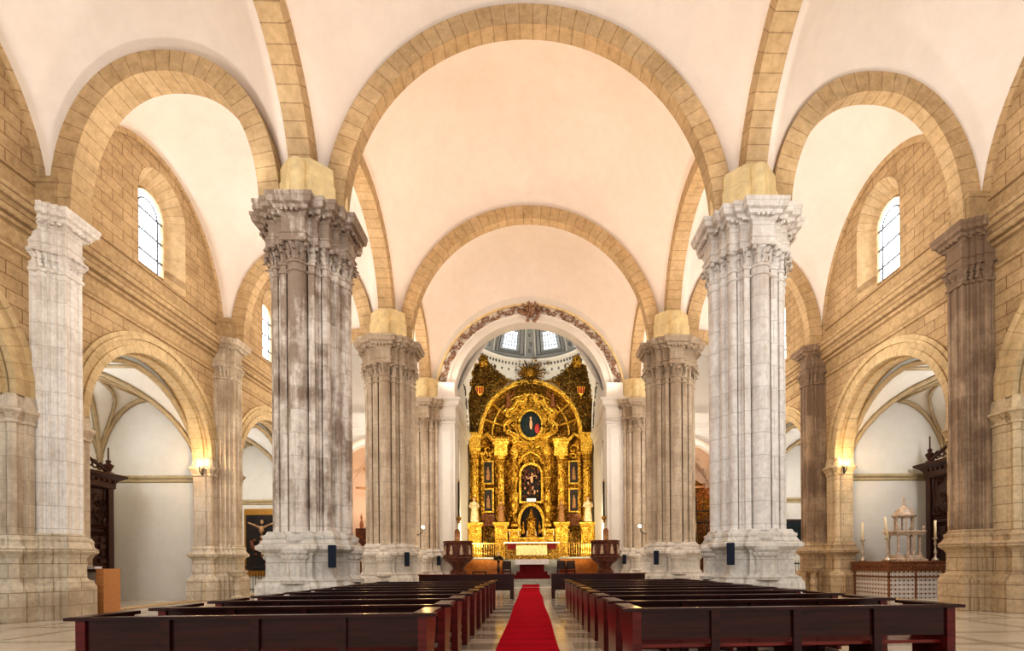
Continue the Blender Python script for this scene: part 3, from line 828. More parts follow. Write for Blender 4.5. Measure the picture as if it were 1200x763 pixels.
# aisle end walls at Y 33.6
EY=34.0
for s in (-1,1):
    side='left' if s<0 else 'right'
    cx=10.1
    vs,fs=filled([(5.6,0),(WX+.7,0),(WX+.7,18),(5.6,18)],[arch_outline(cx,2.9,.02,6.6,n=32)],.4)
    mb=MB(); mb.add([(s*v[0],EY+.2+v[2],v[1]) for v in vs],fs); struct('wall_aisle_end',mb,M_WHITE,label='white end wall of the %s aisle'%side)
    mb=MB(); mb.prism([(0,10.0),(.06,10.05),(.06,10.3),(.12,10.4),(.12,10.8),(.3,11.0),(.4,11.25),(.4,11.35),(0,11.4)],5.6,WX,lambda p,z,x:(s*x,EY-p,z))
    struct('trim_%d'%(3 if s<0 else 4),mb,M_WHITE,label='white moulded cornice across the end of the %s aisle'%side)
    mb=MB()
    for i in range(32):
        a=PI*i/32;b=PI*(i+1)/32
        q=lambda r,t,y:(s*cx+r*cos(t),y,6.6+r*sin(t))
        mb.add([q(2.9,a,EY-.08),q(3.4,a,EY-.08),q(3.4,b,EY-.08),q(2.9,b,EY-.08),q(3.4,a,EY),q(3.4,b,EY)],[(0,1,2,3),(1,4,5,2)])
    for q in (-3.4,2.9): mb.box(s*cx+q,s*cx+q+.5,EY-.08,EY,0,6.6)
    tag(mb.build('end_arch',M_WHITE),'white arch of the end chapel of the %s aisle'%side,'arch')
    # apse recess
    mb=MB(); mb.box(min(s*6.6,s*13.6),max(s*6.6,s*13.6),38.4,38.6,0,11); struct('wall_end_chapel',mb,M_PINK)
    for xx in (6.6,13.6):
        mb=MB(); mb.box(s*xx-.1,s*xx+.1,EY+.4,38.4,0,11); struct('wall_end_chapel_side',mb,M_PINK)
    v=MB(); n=24; vs=[];fs=[]; ys=[EY+.4,38.4]
    for j in range(n+1):
        for i in range(n+1):
            x=cx-cos(PI*i/n)*3.5; y=36-cos(PI*j/n)*2.4
            vs.append((s*x,y,6.2+max(sup(x-cx,3.5,3.6,1.8),sup(y-36,2.4,3.4,1.8))))
    for j in range(n):
        for i in range(n): a=j*(n+1)+i; fs.append((a,a+1,a+n+2,a+n+1))
    v.add(vs,fs); struct('ceiling',v,M_PINK,True,angle=30)
    rt=MB()
    for fan in range(7):
        ang=R(20+fan*23)
        pts=[]
        for i in range(9):
            q=i/8
            pts.append((s*(cx-2.6+ (2.6+2.6*cos(ang))*q),38.3-2.2*sin(PI*q*.5)*.6,5.0+4.0*math.sin(q*PI/2)*abs(sin(ang))+.6))
        rt.tube(pts,.09,5)
    tag(rt.build('vault_ribs',M_RIBP,None,True),'pinkish fan of ribs in the end chapel of the %s aisle'%side,'vault ribs')
    # side closing walls of bay between P3 and EY
    mb=MB(); mb.box(min(s*WXD[s],s*(WXD[s]+.7)),max(s*WXD[s],s*(WXD[s]+.7)),P3,EY+.4,0,18); struct('wall_left' if s<0 else 'wall_right',mb,M_WHITE)
    mb=MB(); mb.box(min(s*5.6,s*WXD[s]),max(s*5.6,s*WXD[s]),P3+.2,EY+.3,15.3,15.5); struct('ceiling',mb,M_WHITE)

# ------------------------------------------------------------------ presbytery
QY0,QY1=31.9,40.6
PX=4.85
for s in (-1,1):
    mb=MB(); mb.box(min(s*PX,s*(PX+.3)),max(s*PX,s*(PX+.3)),QY0,QY1,0,17.5); struct('wall_chancel_left' if s<0 else 'wall_chancel_right',mb,M_WHITE)
    # blind arch and stucco on the side wall
    t=thing('stucco_panel','white stucco moulding on the %s chancel wall'%('left' if s<0 else 'right'),'wall moulding')
    m=MB()
    m.prism([(0,10.6),(.1,10.7),(.1,10.9),(.28,11.1),(.3,11.3),(0,11.35)],QY0,QY1-.6,lambda p,z,y:(s*(PX-p),y,z))
    m.tube([(s*(PX-.03),32.2,2.6),(s*(PX-.03),34.6,2.6),(s*(PX-.03),34.6,9.6),(s*(PX-.03),32.2,9.6)],.05,4,True)
    m.tube([(s*(PX-.03),36+3.6*cos(PI*i/24),11.5+3.6*sin(PI*i/24)) for i in range(25)],.12,5)
    m.build('moulding',M_WHITE,t)
    m=MB()
    for i in range(60):
        a=rnd.uniform(.1,PI-.1); r=rnd.uniform(3.0,3.5)
        cscroll(m,(s*(PX-.05),36+r*cos(a),11.5+r*sin(a)),rnd.uniform(.1,.2),.035,'x',rnd.uniform(0,6),1.2,6,4)
    m.build('foliage_ornament',M_DGREY,t)
mb=MB(); mb.box(-PX-.3,PX+.3,QY1,QY1+.2,0,17.5); struct('wall_back',mb,M_WHITE)
DC=36.0; DR=4.55; DZ=16.6
# pendentives (spherical) : sphere through square corners
v=MB(); n=36; vs=[];fs=[]
ax,ay=PX,(QY1-QY0)/2; DCY=(QY0+QY1)/2
for q in range(4):
    pass
N=64; rings=[]
for j in range(9):
    f=j/8; row=[]
    for i in range(N):
        a=2*PI*i/N
        ca,sa=cos(a),sin(a)
        k=min(ax/abs(ca) if abs(ca)>1e-6 else 1e9, ay/abs(sa) if abs(sa)>1e-6 else 1e9)   # square
        rr=k*(1-f)+DR*f
        d=max(0,k-DR)/1.9
        z0=DZ-d*5.0
        z=z0+(DZ-z0)*math.sin(f*PI/2)
        row.append((rr*ca,DCY+rr*sa,z))
    rings.append(row)
vs=[p for row in rings for p in row]
fs=[(j*N+i,j*N+(i+1)%N,(j+1)*N+(i+1)%N,(j+1)*N+i) for j in range(8) for i in range(N)]
v.add(vs,fs); struct('ceiling',v,M_WHITE,True,label='white pendentives under the chancel dome')
dome=thing('chancel_dome','grey ribbed dome with square-paned windows above the gilded altarpiece','dome',(0,DCY,0))
m=MB(); m.lathe([(DR+.02,DZ-.1),(DR-.05,DZ),(DR-.05,DZ+.35),(DR-.15,DZ+.4),(DR-.15,DZ+.7),(DR-.4,DZ+.85),(DR-.45,DZ+1.0),(DR-.15,DZ+1.05)],64); 
# lathe closes with caps; remove last two faces (open ring)
m.f=m.f[:-2]; m.uv=m.uv[:-2]
m.build('ring_cornice',M_WHITE,dome,True,angle=30)
m=MB()
for i in range(96):
    a=2*PI*i/96
    m.cbox(((DR-.24)*cos(a),(DR-.24)*sin(a),DZ+.62),(.1,.1,.16))
    if i%2==0: m.ball(((DR-.12)*cos(a),(DR-.12)*sin(a),DZ+.18),(.08,.08,.1),5,4)
m.build('frieze_ornament',M_DGREY,dome)
m=MB(); pr=[(DR-.1,DZ+1.0)]+[((DR-.1)*cos(R(a)),DZ+1.2+3.6*sin(R(a))) for a in range(5,90,5)]+[(.05,DZ+4.8)]
m.lathe(pr,64); m.f=m.f[:-2]; m.uv=m.uv[:-2]; m.build('dome_shell',M_GREY,dome,True)
def dpt(az,el,off=0): 
    r=(DR-.1-off); return (r*cos(el)*cos(az),r*cos(el)*sin(az),DZ+1.2+(3.6-off)*sin(el))
NR=8
for i in range(NR):
    az=PI/2+ (i)*2*PI/NR
    m=MB()
    for da in (-.09,.09):
        m.tube([dpt(az+da*cos(R(e))**0*1.0,R(e),.05) for e in range(2,88,6)],.05,4)
    m.build('rib',M_WHITE,dome)
    m=MB()
    for e in range(8,50,9): cscroll(m,dpt(az,R(e),.06),.16,.04,'y',e,1.2,6,4)
    m.build('rib_ornament',M_DGREY,dome)
    azw=az+PI/NR
    m=MB()
    for (aw,e0,e1,rad) in ((.20,6,34,.035),(.27,3,40,.03)):
        m.tube([dpt(azw-aw,R(e0),.06),dpt(azw+aw,R(e0),.06),dpt(azw+aw,R(e1),.06),dpt(azw-aw,R(e1),.06)],rad*1.3,4,True)
    m.build('window_frame',M_DGREY,dome)
    m=MB(); m.add([dpt(azw-.13,R(9),.12),dpt(azw+.13,R(9),.12),dpt(azw+.13,R(29),.16),dpt(azw-.13,R(29),.16)],[(0,1,2,3)])
    g=m.build('window_pane',M_DOMEGLASS,dome)
    m=MB()
    for q in range(1,5):
        e=9+20*q/5; m.tube([dpt(azw-.15,R(e),.18),dpt(azw+.15,R(e),.18)],.025,4)
        aa=azw-.15+.30*q/5; m.tube([dpt(aa,R(9),.17),dpt(aa,R(29),.2)],.025,4)
    m.build('glazing_bar',M_LEAD,dome)

# chancel floor steps
st=thing('chancel_steps','grey marble steps and raised chancel floor behind the red carpet','steps')
m=MB()
for i,(y,z) in enumerate(((31.3,.16),(31.7,.32),(32.1,.48))): m.box(-4.5,4.5,y,QY1,0.0 if i==0 else z-.16,z)
m.build('step_block',M_STEP,st)
# retablo platform wall of orange jasper
jw=thing('jasper_wall','low orange jasper parapet wall flanking the altar','parapet')
for s in (-1,1):
    m=MB(); m.box(min(s*1.95,s*4.6),max(s*1.95,s*4.6),35.3,35.5,.48,1.78); m.build('panel',M_JASPER,jw)
    m=MB(); m.box(min(s*1.9,s*4.65),max(s*1.9,s*4.65),35.22,35.58,1.78,1.9); m.build('coping',M_STEP,jw)
m=MB(); m.box(-4.7,4.7,35.5,QY1,.48,1.75); struct('floor_platform',m,M_STEP,label='raised platform carrying the gilded altarpiece')
# brass railing
for s in (-1,1):
    r=thing('altar_railing','slender brass railing on the parapet, %s of the altar'%('left' if s<0 else 'right'),'railing')
    m=MB(); m.tube([(s*1.95,35.4,2.85),(s*4.6,35.4,2.85)],.035,5); m.build('handrail',M_BRASS,r)
    m=MB()
    for i in range(17):
        x=s*(1.97+2.6*i/16); m.lathe([(.015,0),(.03,.2),(.015,.45),(.03,.7),(.015,.95)],6,(x,35.4,1.9))
    m.build('balusters',M_BRASS,r)

# ------------------------------------------------------------------ gilded altarpiece
RY=40.0
def zy(y): return 1.42+(661-y)/15.0
ret=thing('gilded_altarpiece','towering gilded baroque altarpiece filling the chancel end','altarpiece',(0,RY,0))
def scatter(mb,n,fn,smin,smax,y0,y1,seed,scroll=.5):
    r=random.Random(seed)
    for _ in range(n):
        x,z=fn(r); y=r.uniform(y0,y1); s_=r.uniform(smin,smax)
        if r.random()<scroll: cscroll(mb,(x,y,z),s_*1.3,s_*.28,'y',r.uniform(0,6.28),r.choice((-1.3,1.3)),7,4)
        else:
            rot=Matrix.Rotation(r.uniform(0,PI),3,'Y')
            mb.ball((x,y,z),(s_,s_*.6,s_*.45),6,4,rot)
# back board: body and arched attic
m=MB(); m.box(-4.8,4.8,.25,.5,1.7,11.6); 
m.build('back_board',M_GOLD,ret)
m=MB(); n=40
pts=[(4.05*cos(PI*i/n),11.5+4.2*sin(PI*i/n)) for i in range(n+1)]
m.prism(pts,.2,.45,lambda a,b,c:(a,c,b)); m.build('attic_board',M_GOLDD,ret)
def lean(mb):
    mb.v=[(x,y-1.15*max(0,min(1,(z-11.8)/4.6)),z) for x,y,z in mb.v]
    return mb
# surface carving, body
m=MB(); scatter(m,900,lambda r:(r.uniform(-4.7,4.7),r.uniform(2.2,11.3)),.07,.17,.05,.25,11); m.build('body_carving',M_GOLD,ret)
m=MB()
def insemi(r,ro=3.75,ri=0):
    while True:
        x=r.uniform(-ro,ro); z=r.uniform(0,ro*1.04)
        d=math.hypot(x,z/1.04)
        if ri<d<ro: return x,11.5+z
scatter(m,700,lambda r:insemi(r),.08,.18,.0,.2,12); m.build('attic_carving',M_GOLD,ret)
# attic arch rim
m=MB()
def rim(m,r0,r1,yf,yb,zc=11.5,k=1.05):
    n=48
    for i in range(n):
        a=PI*i/n;b=PI*(i+1)/n
        q=lambda r,t,yy:(r*cos(t),yy,zc+r*k*sin(t))
        m.add([q(r0,a,yf),q(r1,a,yf),q(r1,b,yf),q(r0,b,yf),q(r0,a,yb),q(r1,a,yb),q(r1,b,yb),q(r0,b,yb)],[(0,1,2,3),(1,5,6,2),(4,0,3,7)])
rim(m,3.72,3.86,-.25,.3); rim(m,3.86,3.98,-.35,.3); rim(m,3.98,4.08,-.22,.3)
m.build('attic_arch',M_GOLDB,ret)
# panels within the attic: radial divisions
m=MB(); rim(m,2.95,3.05,-.05,.3)
for a in (18,38,58,122,142,162):
    t=R(a); m.tube([(2.2*cos(t),.0,11.5+2.3*sin(t)),(3.75*cos(t),.0,11.5+3.93*sin(t))],.09,4)
m.build('attic_moulding',M_GOLDB,ret)
# lobed frame around the oval
m=MB()
for (rx,rz,th,y) in ((.92,1.12,.13,-.25),(1.15,1.38,.08,-.12)):
    m.tube([(rx*cos(2*PI*i/32),y,12.25+rz*sin(2*PI*i/32)) for i in range(32)],th,6,True)
for e in (-1,1):
    # broken star-like scroll frame
    P=[(e*.35,-.2,10.5),(e*1.1,-.2,10.75),(e*1.25,-.25,11.3),(e*1.85,-.3,11.6),(e*2.1,-.3,12.2),(e*1.6,-.3,12.6),(e*1.85,-.3,13.2),(e*1.3,-.3,13.6),(e*1.05,-.3,14.1),(e*.55,-.3,14.0),(e*.3,-.3,14.5)]
    m.tube(P,.15,6); m.tube([(p[0]*.84,p[1]-.08,12.2+(p[2]-12.2)*.88) for p in P],.08,5)
    for (x,z,r) in ((1.95,11.9,.35),(1.75,13.0,.32),(1.1,13.9,.3),(.5,14.35,.25),(1.3,11.0,.3)): cscroll(m,(e*x,-.35,z),r,.08,'y',PI/2,e*1.3,10,5)
    m.prism([(e*1.2,13.4),(e*2.2,13.2),(e*1.7,13.9)],-.1,.1,lambda a,b,c:(a,c,b))
for k in range(11):
    a=R(15+15*k); m.prism([(1.2*cos(a-.08),12.3+1.45*sin(a-.08)),(2.0*cos(a),12.3+2.1*sin(a)),(1.2*cos(a+.08),12.3+1.45*sin(a+.08))],-.12,.05,lambda a_,b_,c_:(a_,c_,b_))
m.build('medallion_frame',M_GOLDB,ret)
m=MB(); scatter(m,260,lambda r:(lambda a,q:(q*1.0*cos(a),12.3+q*1.15*sin(a)))(r.uniform(0,6.28),r.uniform(1.1,2.0)),.08,.16,-.35,-.05,14); m.build('medallion_carving',M_GOLDB,ret)
m=MB(); m.add([(.84*cos(2*PI*i/32),-.12,12.2+1.04*sin(2*PI*i/32)) for i in range(32)],[tuple(range(32))]); md=m.build('oval_painting',M_TEALM,ret)
m=MB(); m.ball((.02,-.15,12.3),(.12,.05,.42),8,6); m.ball((.0,-.17,12.78),(.09,.05,.11),8,6); m.build('painted_figure',M_SKIN,md)
m=MB(); m.ball((.5,-.14,11.95),(.2,.04,.42),8,6); m.build('painted_red_robe',M_REDP,md)
# attic figures with dark wings either side of the top
for e in (-1,1):
    m=MB(); m.lathe([(.02,0),(.26,.02),(.22,.3),(.15,.6),(.16,.8),(.08,.9),(.11,1.0),(.1,1.12),(.02,1.2)],10,(e*1.75,-.25,13.55))
    m.tube([(e*1.75,-.3,14.25),(e*1.4,-.4,14.5),(e*1.25,-.4,14.8)],.06,5); m.build('attic_angel',M_MWOOD,ret)
# crowning sunburst
m=MB()
for k in range(22):
    a=2*PI*k/22; r=.9+.25*(k%2)
    m.tube([(.3*cos(a),-.15,16.25+.3*sin(a)),(r*cos(a),-.1,16.25+r*sin(a))],[.09,.02],4)
m.build('crowning_sunburst',M_GOLDD,ret)
m=MB(); m.ball((0,-.25,16.3),(.32,.2,.38),10,8); scatter(m,90,lambda r:(r.gauss(0,.55),16.2+r.gauss(0,.55)),.07,.16,-.3,-.1,15); m.build('crowning_shield',M_GOLD,ret)
m=MB(); m.tube([(-.7,-.2,15.4),(-.35,-.3,15.8),(0,-.3,15.5),(.35,-.3,15.8),(.7,-.2,15.4)],.12,5); 
scatter(m,60,lambda r:(r.uniform(-1.1,1.1),15.2+r.gauss(0,.2)),.1,.17,-.35,-.1,17); m.build('crown_scroll',M_GOLDD,ret)
# spandrel foliage
for e in (-1,1):
    def inspan(r,e=e):
        while True:
            x=r.uniform(.9,4.75); z=r.uniform(11.5,18.0)
            if math.hypot(x,(z-11.5)/1.05)>4.1 and z<15.3+ .9*max(0,x-1.8)+r.uniform(-.2,.3) and z<17.4-.25*abs(x-3.4): return e*x,z
    m=MB(); scatter(m,800,inspan,.09,.2,-.15,.25,20+e,.6); lean(m).build('spandrel_foliage',M_GREENG,ret)
    m=MB(); scatter(m,330,inspan,.1,.22,-.3,.1,25+e,.7); lean(m).build('spandrel_scrollwork',M_GOLDD,ret)
    m=MB(); pts=[(4.85,11.5),(4.85,16.3),(4.2,16.9),(3.2,16.9),(2.4,15.8),(1.2,15.5)]+[(4.1*cos(R(a)),11.5+4.3*sin(R(a))) for a in range(72,-1,-8)]
    m.prism([(e*a,b) for a,b in pts],.25,.4,lambda a,b,c:(a,c,b)); lean(m).build('spandrel_board',M_GOLDD,ret)
    m=MB(); m.lathe([(.02,0),(.3,.05),(.42,.5),(.3,.9),(.1,1.0)],10,(e*3.55,-.2,16.2),sy=.6); lean(m).build('spandrel_urn',M_GOLD,ret)
    m=MB(); m.prism([(e*3.85-.32,14.9),(e*3.85-.25,14.4),(e*3.85,14.2),(e*3.85+.25,14.4),(e*3.85+.32,14.9)],-.42,-.3,lambda a,b,c:(a,c,b)); sh=lean(m).build('spandrel_shield',M_GOLDB,ret)
    m=MB(); 
    for q in (-.18,0,.18): m.cbox((e*3.85+q,-.44,14.62),(.09,.05,.45))
    lean(m).build('shield_stripes',M_REDP,sh)
# orders
def column(x,z0,z1,r,y=-.35,twist=True,mat=M_GOLDB,name='column'):
    m=MB(); H=z1-z0
    m.lathe([(r*1.5,0),(r*1.5,.12),(r*1.15,.2),(r*1.3,.3),(r,.38)],14,(x,y,z0))
    m.lathe([(r,.38),(r*1.05,H*.33),(r*.95,H-.75)],20,(x,y,z0),flute=.12)
    m.lathe([(r,H-.75),(r*1.2,H-.7),(r*1.0,H-.62),(r*1.25,H-.3),(r*1.6,H-.08),(r*1.6,H)],12,(x,y,z0))
    o=m.build(name,mat,ret)
    m=MB(); rr=random.Random(int(abs(x)*100))
    for i in range(int(H*9)):
        a=rr.uniform(PI,2*PI); z=z0+.4+(H-1.1)*i/(H*9)
        m.ball((x+r*cos(a),y+r*sin(a),z),(rr.uniform(.04,.09),.06,rr.uniform(.05,.09)),5,4)
    for i in range(14):
        a=PI+PI*i/13; leaf(m,(x+r*1.0*cos(a),y+r*sin(a),z1-.6),(cos(a),sin(a)),.12,.45,.12)
    for t_ in range(int(H*10)):
        a=t_*.75; 
        if sin(a)<.3: m.ball((x+r*1.02*cos(a),y+r*1.02*sin(a),z0+.4+(H-1.2)*t_/(H*10)),.06,5,4)
    m.build('garland',M_GOLD,o); return o
def entab(x0,x1,z0,z1,y0,yb=.3,mat=M_GOLDB,name='cornice'):
    m=MB(); h=z1-z0
    out=[(x0,y0),(x1,y0),(x1,yb),(x0,yb)]
    m.sweep(out,[(0,z0),(.02,z0+h*.3),(.0,z0+h*.32),(.0,z0+h*.62),(.08,z0+h*.7),(.1,z0+h*.85),(.18,z0+h*.9),(.18,z1)])
    return m.build(name,mat,ret)
for e in (-1,1):
    column(e*4.3,4.75,10.1,.27,-.35); entab(min(e*3.85,e*4.7),max(e*3.85,e*4.7),10.1,11.5,-.75)
    column(e*3.75,4.9,10.1,.13,-.1)
    column(e*2.3,4.75,9.7,.24,-.55);  entab(min(e*1.8,e*2.8),max(e*1.8,e*2.8),9.7,10.95,-.95)
    # sloping pieces between
    m=MB(); m.tube([(e*3.85,-.3,11.2),(e*3.4,-.25,11.5),(e*3.0,-.2,11.1),(e*2.8,-.4,10.9)],.16,5); cscroll(m,(e*3.3,-.3,10.3),.4,.1,'y',0,e*1.3,10,5); cscroll(m,(e*3.3,-.3,9.75),.3,.08,'y',PI,-e*1.3,10,5); m.build('volute',M_GOLDB,ret)
    # estipite pilaster
    m=MB(); x=e*1.27
    m.lathe([(.34,4.3),(.34,4.5),(.2,4.6),(.16,5.2),(.3,6.0),(.34,6.1),(.22,6.2),(.3,6.5),(.3,6.9),(.2,7.0),(.16,7.2),(.3,8.0),(.36,8.1),(.2,8.2),(.3,8.6),(.32,8.9),(.2,9.1),(.16,9.5),(.34,9.9),(.36,10.2),(.25,10.4),(.1,10.7)],8,(x,-.45,0))
    es=m.build('estipite',M_GOLDB,ret)
    m=MB(); scatter(m,110,lambda r:(x+r.gauss(0,.2),r.uniform(4.3,10.4)),.06,.13,-.85,-.6,int(33+e)); m.build('estipite_carving',M_GOLD,es)
    # paintings in side bays
    for z0,z1 in ((7.75,9.35),(5.55,7.2)):
        m=MB(); m.box(e*3.33-.44,e*3.33+.44,-.18,.2,z0-.12,z1+.12); f=m.build('picture_frame',M_GOLDB,ret)
        m=MB(); m.box(e*3.33-.3,e*3.33+.3,-.22,-.17,z0,z1); cv=m.build('canvas',M_CANVAS,f)
        m=MB(); m.lathe([(.02,0),(.15,.05),(.11,.6),(.12,.75),(.05,.82),(.07,.95),(.02,1.02)],8,(e*3.33,-.22,z0+.2),sy=.15); m.build('painted_figure',M_ROBEBR,f)
    m=MB(); m.box(e*3.33-.48,e*3.33+.48,-.3,.2,4.4,5.3); scatter(m,40,lambda r:(e*3.33+r.uniform(-.45,.45),r.uniform(4.3,5.3)),.07,.14,-.45,-.3,41); m.build('corbel',M_MWOOD,ret)
    # pedestals
    for (x,w,z1,y0) in ((4.3,.52,4.6,-.95),(2.3,.5,4.6,-1.1),(1.3,.42,4.1,-.8)):
        m=MB(); xx=e*x; out=[(xx-w,y0),(xx+w,y0),(xx+w,.2),(xx-w,.2)]
        m.sweep(out,[(.05,1.75),(.05,2.0),(-.03,2.1),(-.03,z1-.35),(.03,z1-.3),(.08,z1-.2),(.12,z1-.1),(.12,z1)])
        cscroll(m,(xx,y0-.05,3.2),.3,.07,'y',0,1.3,10,5); scatter(m,50,lambda r:(xx+r.uniform(-w,w),r.uniform(2.2,z1-.3)),.05,.12,y0-.08,y0+.02,int(50+x*10)); m.build('pedestal',M_GOLDB,ret)
    m=MB(); m.box(min(e*2.85,e*3.75),max(e*2.85,e*3.75),-.4,.2,1.75,4.3); scatter(m,80,lambda r:(e*r.uniform(2.9,3.7),r.uniform(2,4.2)),.08,.18,-.55,-.4,61); m.build('side_panel',M_GOLDD,ret)
# centre niche
m=MB(); 
o=arch_outline(0,.95,6.15,8.35,n=20); i_=arch_outline(0,.76,6.3,8.35,n=20)
n=len(o); m.add([(a,-.3,b) for a,b in o]+[(a,-.3,b) for a,b in i_]+[(a,.2,b) for a,b in o]+[(a,.2,b) for a,b in i_],[(k,(k+1)%n,n+(k+1)%n,n+k) for k in range(n)]+[(k,(k+1)%n,2*n+(k+1)%n,2*n+k) for k in range(n)]+[(n+k,n+(k+1)%n,3*n+(k+1)%n,3*n+k) for k in range(n)])
nf=m.build('niche_frame',M_GOLDB,ret)
m=MB(); m.add([(a,.1,b) for a,b in i_],[tuple(range(n))]); m.build('niche_back',M_CANVAS,nf)
m=MB(); rr=random.Random(5)
for k in range(46):
    x=rr.uniform(-.6,.6); z=rr.uniform(6.6,8.9)
    m.ball((x,rr.uniform(-.15,.05),z),(rr.uniform(.07,.2),.08,rr.uniform(.06,.14)),6,4,Matrix.Rotation(rr.uniform(0,3),3,'Y'))
m.build('relief_figures',M_REDMARBLE,nf)
m=MB(); m.ball((.05,-.2,8.0),(.13,.1,.3),8,6); m.ball((.08,-.2,8.4),.09,8,6); m.tube([(.05,-.2,8.2),(.3,-.2,8.3),(.45,-.2,8.2)],.05,5); m.tube([(0,-.2,8.2),(-.25,-.2,8.05),(-.4,-.2,8.25)],.05,5)
for k in range(9): m.ball((rr.uniform(-.5,.5),-.15,rr.uniform(6.8,7.8)),(.07,.06,.1),6,5)
m.build('pale_figure',M_SKIN,nf)
m=MB(); m.box(-.36,.36,-.45,-.1,6.25,6.5); m.build('niche_ledge',M_CLOTH,nf)
m=MB(); scatter(m,160,lambda r:(r.uniform(-1,1),r.uniform(9.3,10.9)),.09,.18,-.5,-.1,71); m.tube([(-1.0,-.4,9.2),(-.6,-.45,9.8),(0,-.5,10.1),(.6,-.45,9.8),(1.0,-.4,9.2)],.1,5); m.build('niche_crest',M_GOLDB,ret)
# tabernacle
tb=MB(); tb.tube([(.95*cos(PI*k/16),-.6,4.6+1.4*sin(PI*k/16)) for k in range(17)],.13,6)
for e in (-1,1): tb.lathe([(.12,3.6),(.1,4.6),(.14,4.7)],8,(e*.92,-.6,0))
tb.build('tabernacle_arch',M_GOLDB,ret)
tb=MB(); tb.lathe([(.5,3.4),(.5,3.6),(.4,3.7),(.4,4.7),(.5,4.8),(.3,5.0),(.1,5.4),(.12,5.5),(.02,5.7)],8,(0,-.6,0)); tb.lathe([(.2,3.7),(.2,4.5),(.02,4.75)],8,(0,-.93,0),sy=.5)
for e in (-1,1): tb.lathe([(.02,0),(.14,.03),(.1,.5),(.11,.7),(.05,.78),(.07,.9),(.02,.97)],8,(e*.62,-.75,3.7))
tbo=tb.build('tabernacle',M_GOLD,ret)
tb=MB(); tb.add([(a,-.15,b) for a,b in arch_outline(0,.85,3.3,4.6,rise=1.3,n=16)],[tuple(range(19))]); tb.build('tabernacle_recess',M_CANVAS,ret)
m=MB(); out=[(-.95,-1.0),(.95,-1.0),(.95,.2),(-.95,.2)]
m.sweep(out,[(.05,1.75),(.05,2.3),(0,2.4),(0,3.2),(.1,3.35),(.1,3.45)]); scatter(m,120,lambda r:(r.uniform(-.9,.9),r.uniform(2.4,3.3)),.06,.13,-1.08,-1.0,81); m.build('predella',M_GOLDB,ret)

# statues on altarpiece
def statue(x,z,h,y,label,mat,rz=0,mitre=False):
    r=thing('saint_statue',label,'statue',(x,y,z),rz)
    s=h/1.8; m=MB(); prof=[(.05,0),(.30,.02),(.31,.1),(.27,.5),(.22,.9),(.2,1.05),(.24,1.3),(.22,1.42),(.09,1.5),(.07,1.55)]
    m.lathe([(a*s,b*s) for a,b in prof],16,flute=.10,sy=.8)
    for e in (-1,1): m.tube([(e*.2*s,0,1.38*s),(e*.32*s,-.05*s,1.12*s),(e*.18*s,-.25*s,1.05*s),(e*.08*s,-.3*s,1.15*s)],[.08*s,.075*s,.06*s,.05*s],6)
    m.build('robe',mat,r,True,angle=50)
    m=MB(); m.ball((0,-.01*s,1.66*s),(.1*s,.11*s,.13*s),10,8); m.ball((0,-.12*s,1.65*s),(.02*s,.02*s,.03*s),5,4)
    for e in (-1,1): m.ball((e*.06*s,-.32*s,1.17*s),.04*s,6,4)
    m.build('head',M_SKIN,r,True)
    m=MB(); m.ball((0,.02*s,1.7*s),(.11*s,.12*s,.12*s),8,6)
    if mitre: m.lathe([(.1*s,1.72*s),(.12*s,1.85*s),(.02*s,2.05*s)],8,sy=.6)
    m.build('hair' if not mitre else 'mitre',M_ROBEBR if not mitre else M_GOLDB,r,True)
    return r
statue(-4.35,4.62,1.95,RY-.78,'white-robed saint statue on the far left pedestal of the altarpiece',M_STATUE)
statue(4.35,4.62,1.95,RY-.78,'saint statue in pale vestments on the far right pedestal of the altarpiece',M_STATUE)
statue(-2.3,4.62,1.6,RY-1.0,'small gilded saint before the inner left column of the altarpiece',M_ROBEBR)
statue(2.3,4.62,1.6,RY-1.0,'small gilded saint before the inner right column of the altarpiece',M_ROBEBR)

# high altar table against retablo
r=thing('high_altar','stone high altar with pale carved frontal below the tabernacle','altar',(0,36.6,1.75))
m=MB(); m.box(-1.9,1.9,-.1,.9,.0,1.15); m.build('block',M_GOLDD,r)
m=MB(); m.box(-1.1,1.1,-.16,-.1,.3,1.0); m.build('frontal',simple('pale_frontal',(.62,.52,.30),.5,.2,var=.45,scale=14),r)
for e in (-1,1):
    m=MB(); m.box(e*1.45-.3,e*1.45+.3,-.18,-.1,.75,1.1); m.build('maroon_panel',M_MAROON,r)
m=MB(); m.box(-2.0,2.0,-.25,.95,1.15,1.23); m.build('altar_slab',M_CLOTH,r)
m=MB(); m.box(-2.2,2.2,-1.0,-.7,-.15,-.03); m.build('front_step',M_CLOTH,r)
for i in range(6):
    x=-1.6+.64*i
    if abs(x)<.2: continue
    c=thing('altar_candlestick','brass candlestick on the high altar slab','candlestick',(x,37.2,2.98),0,'candlesticks on the high altar')
    m=MB(); m.lathe([(.09,0),(.05,.06),(.03,.2),(.05,.3),(.025,.45),(.06,.5)],8); m.build('stem',M_BRASS,c)
    m=MB(); m.lathe([(.025,.5),(.025,.85)],6); m.build('candle',M_WAX,c)
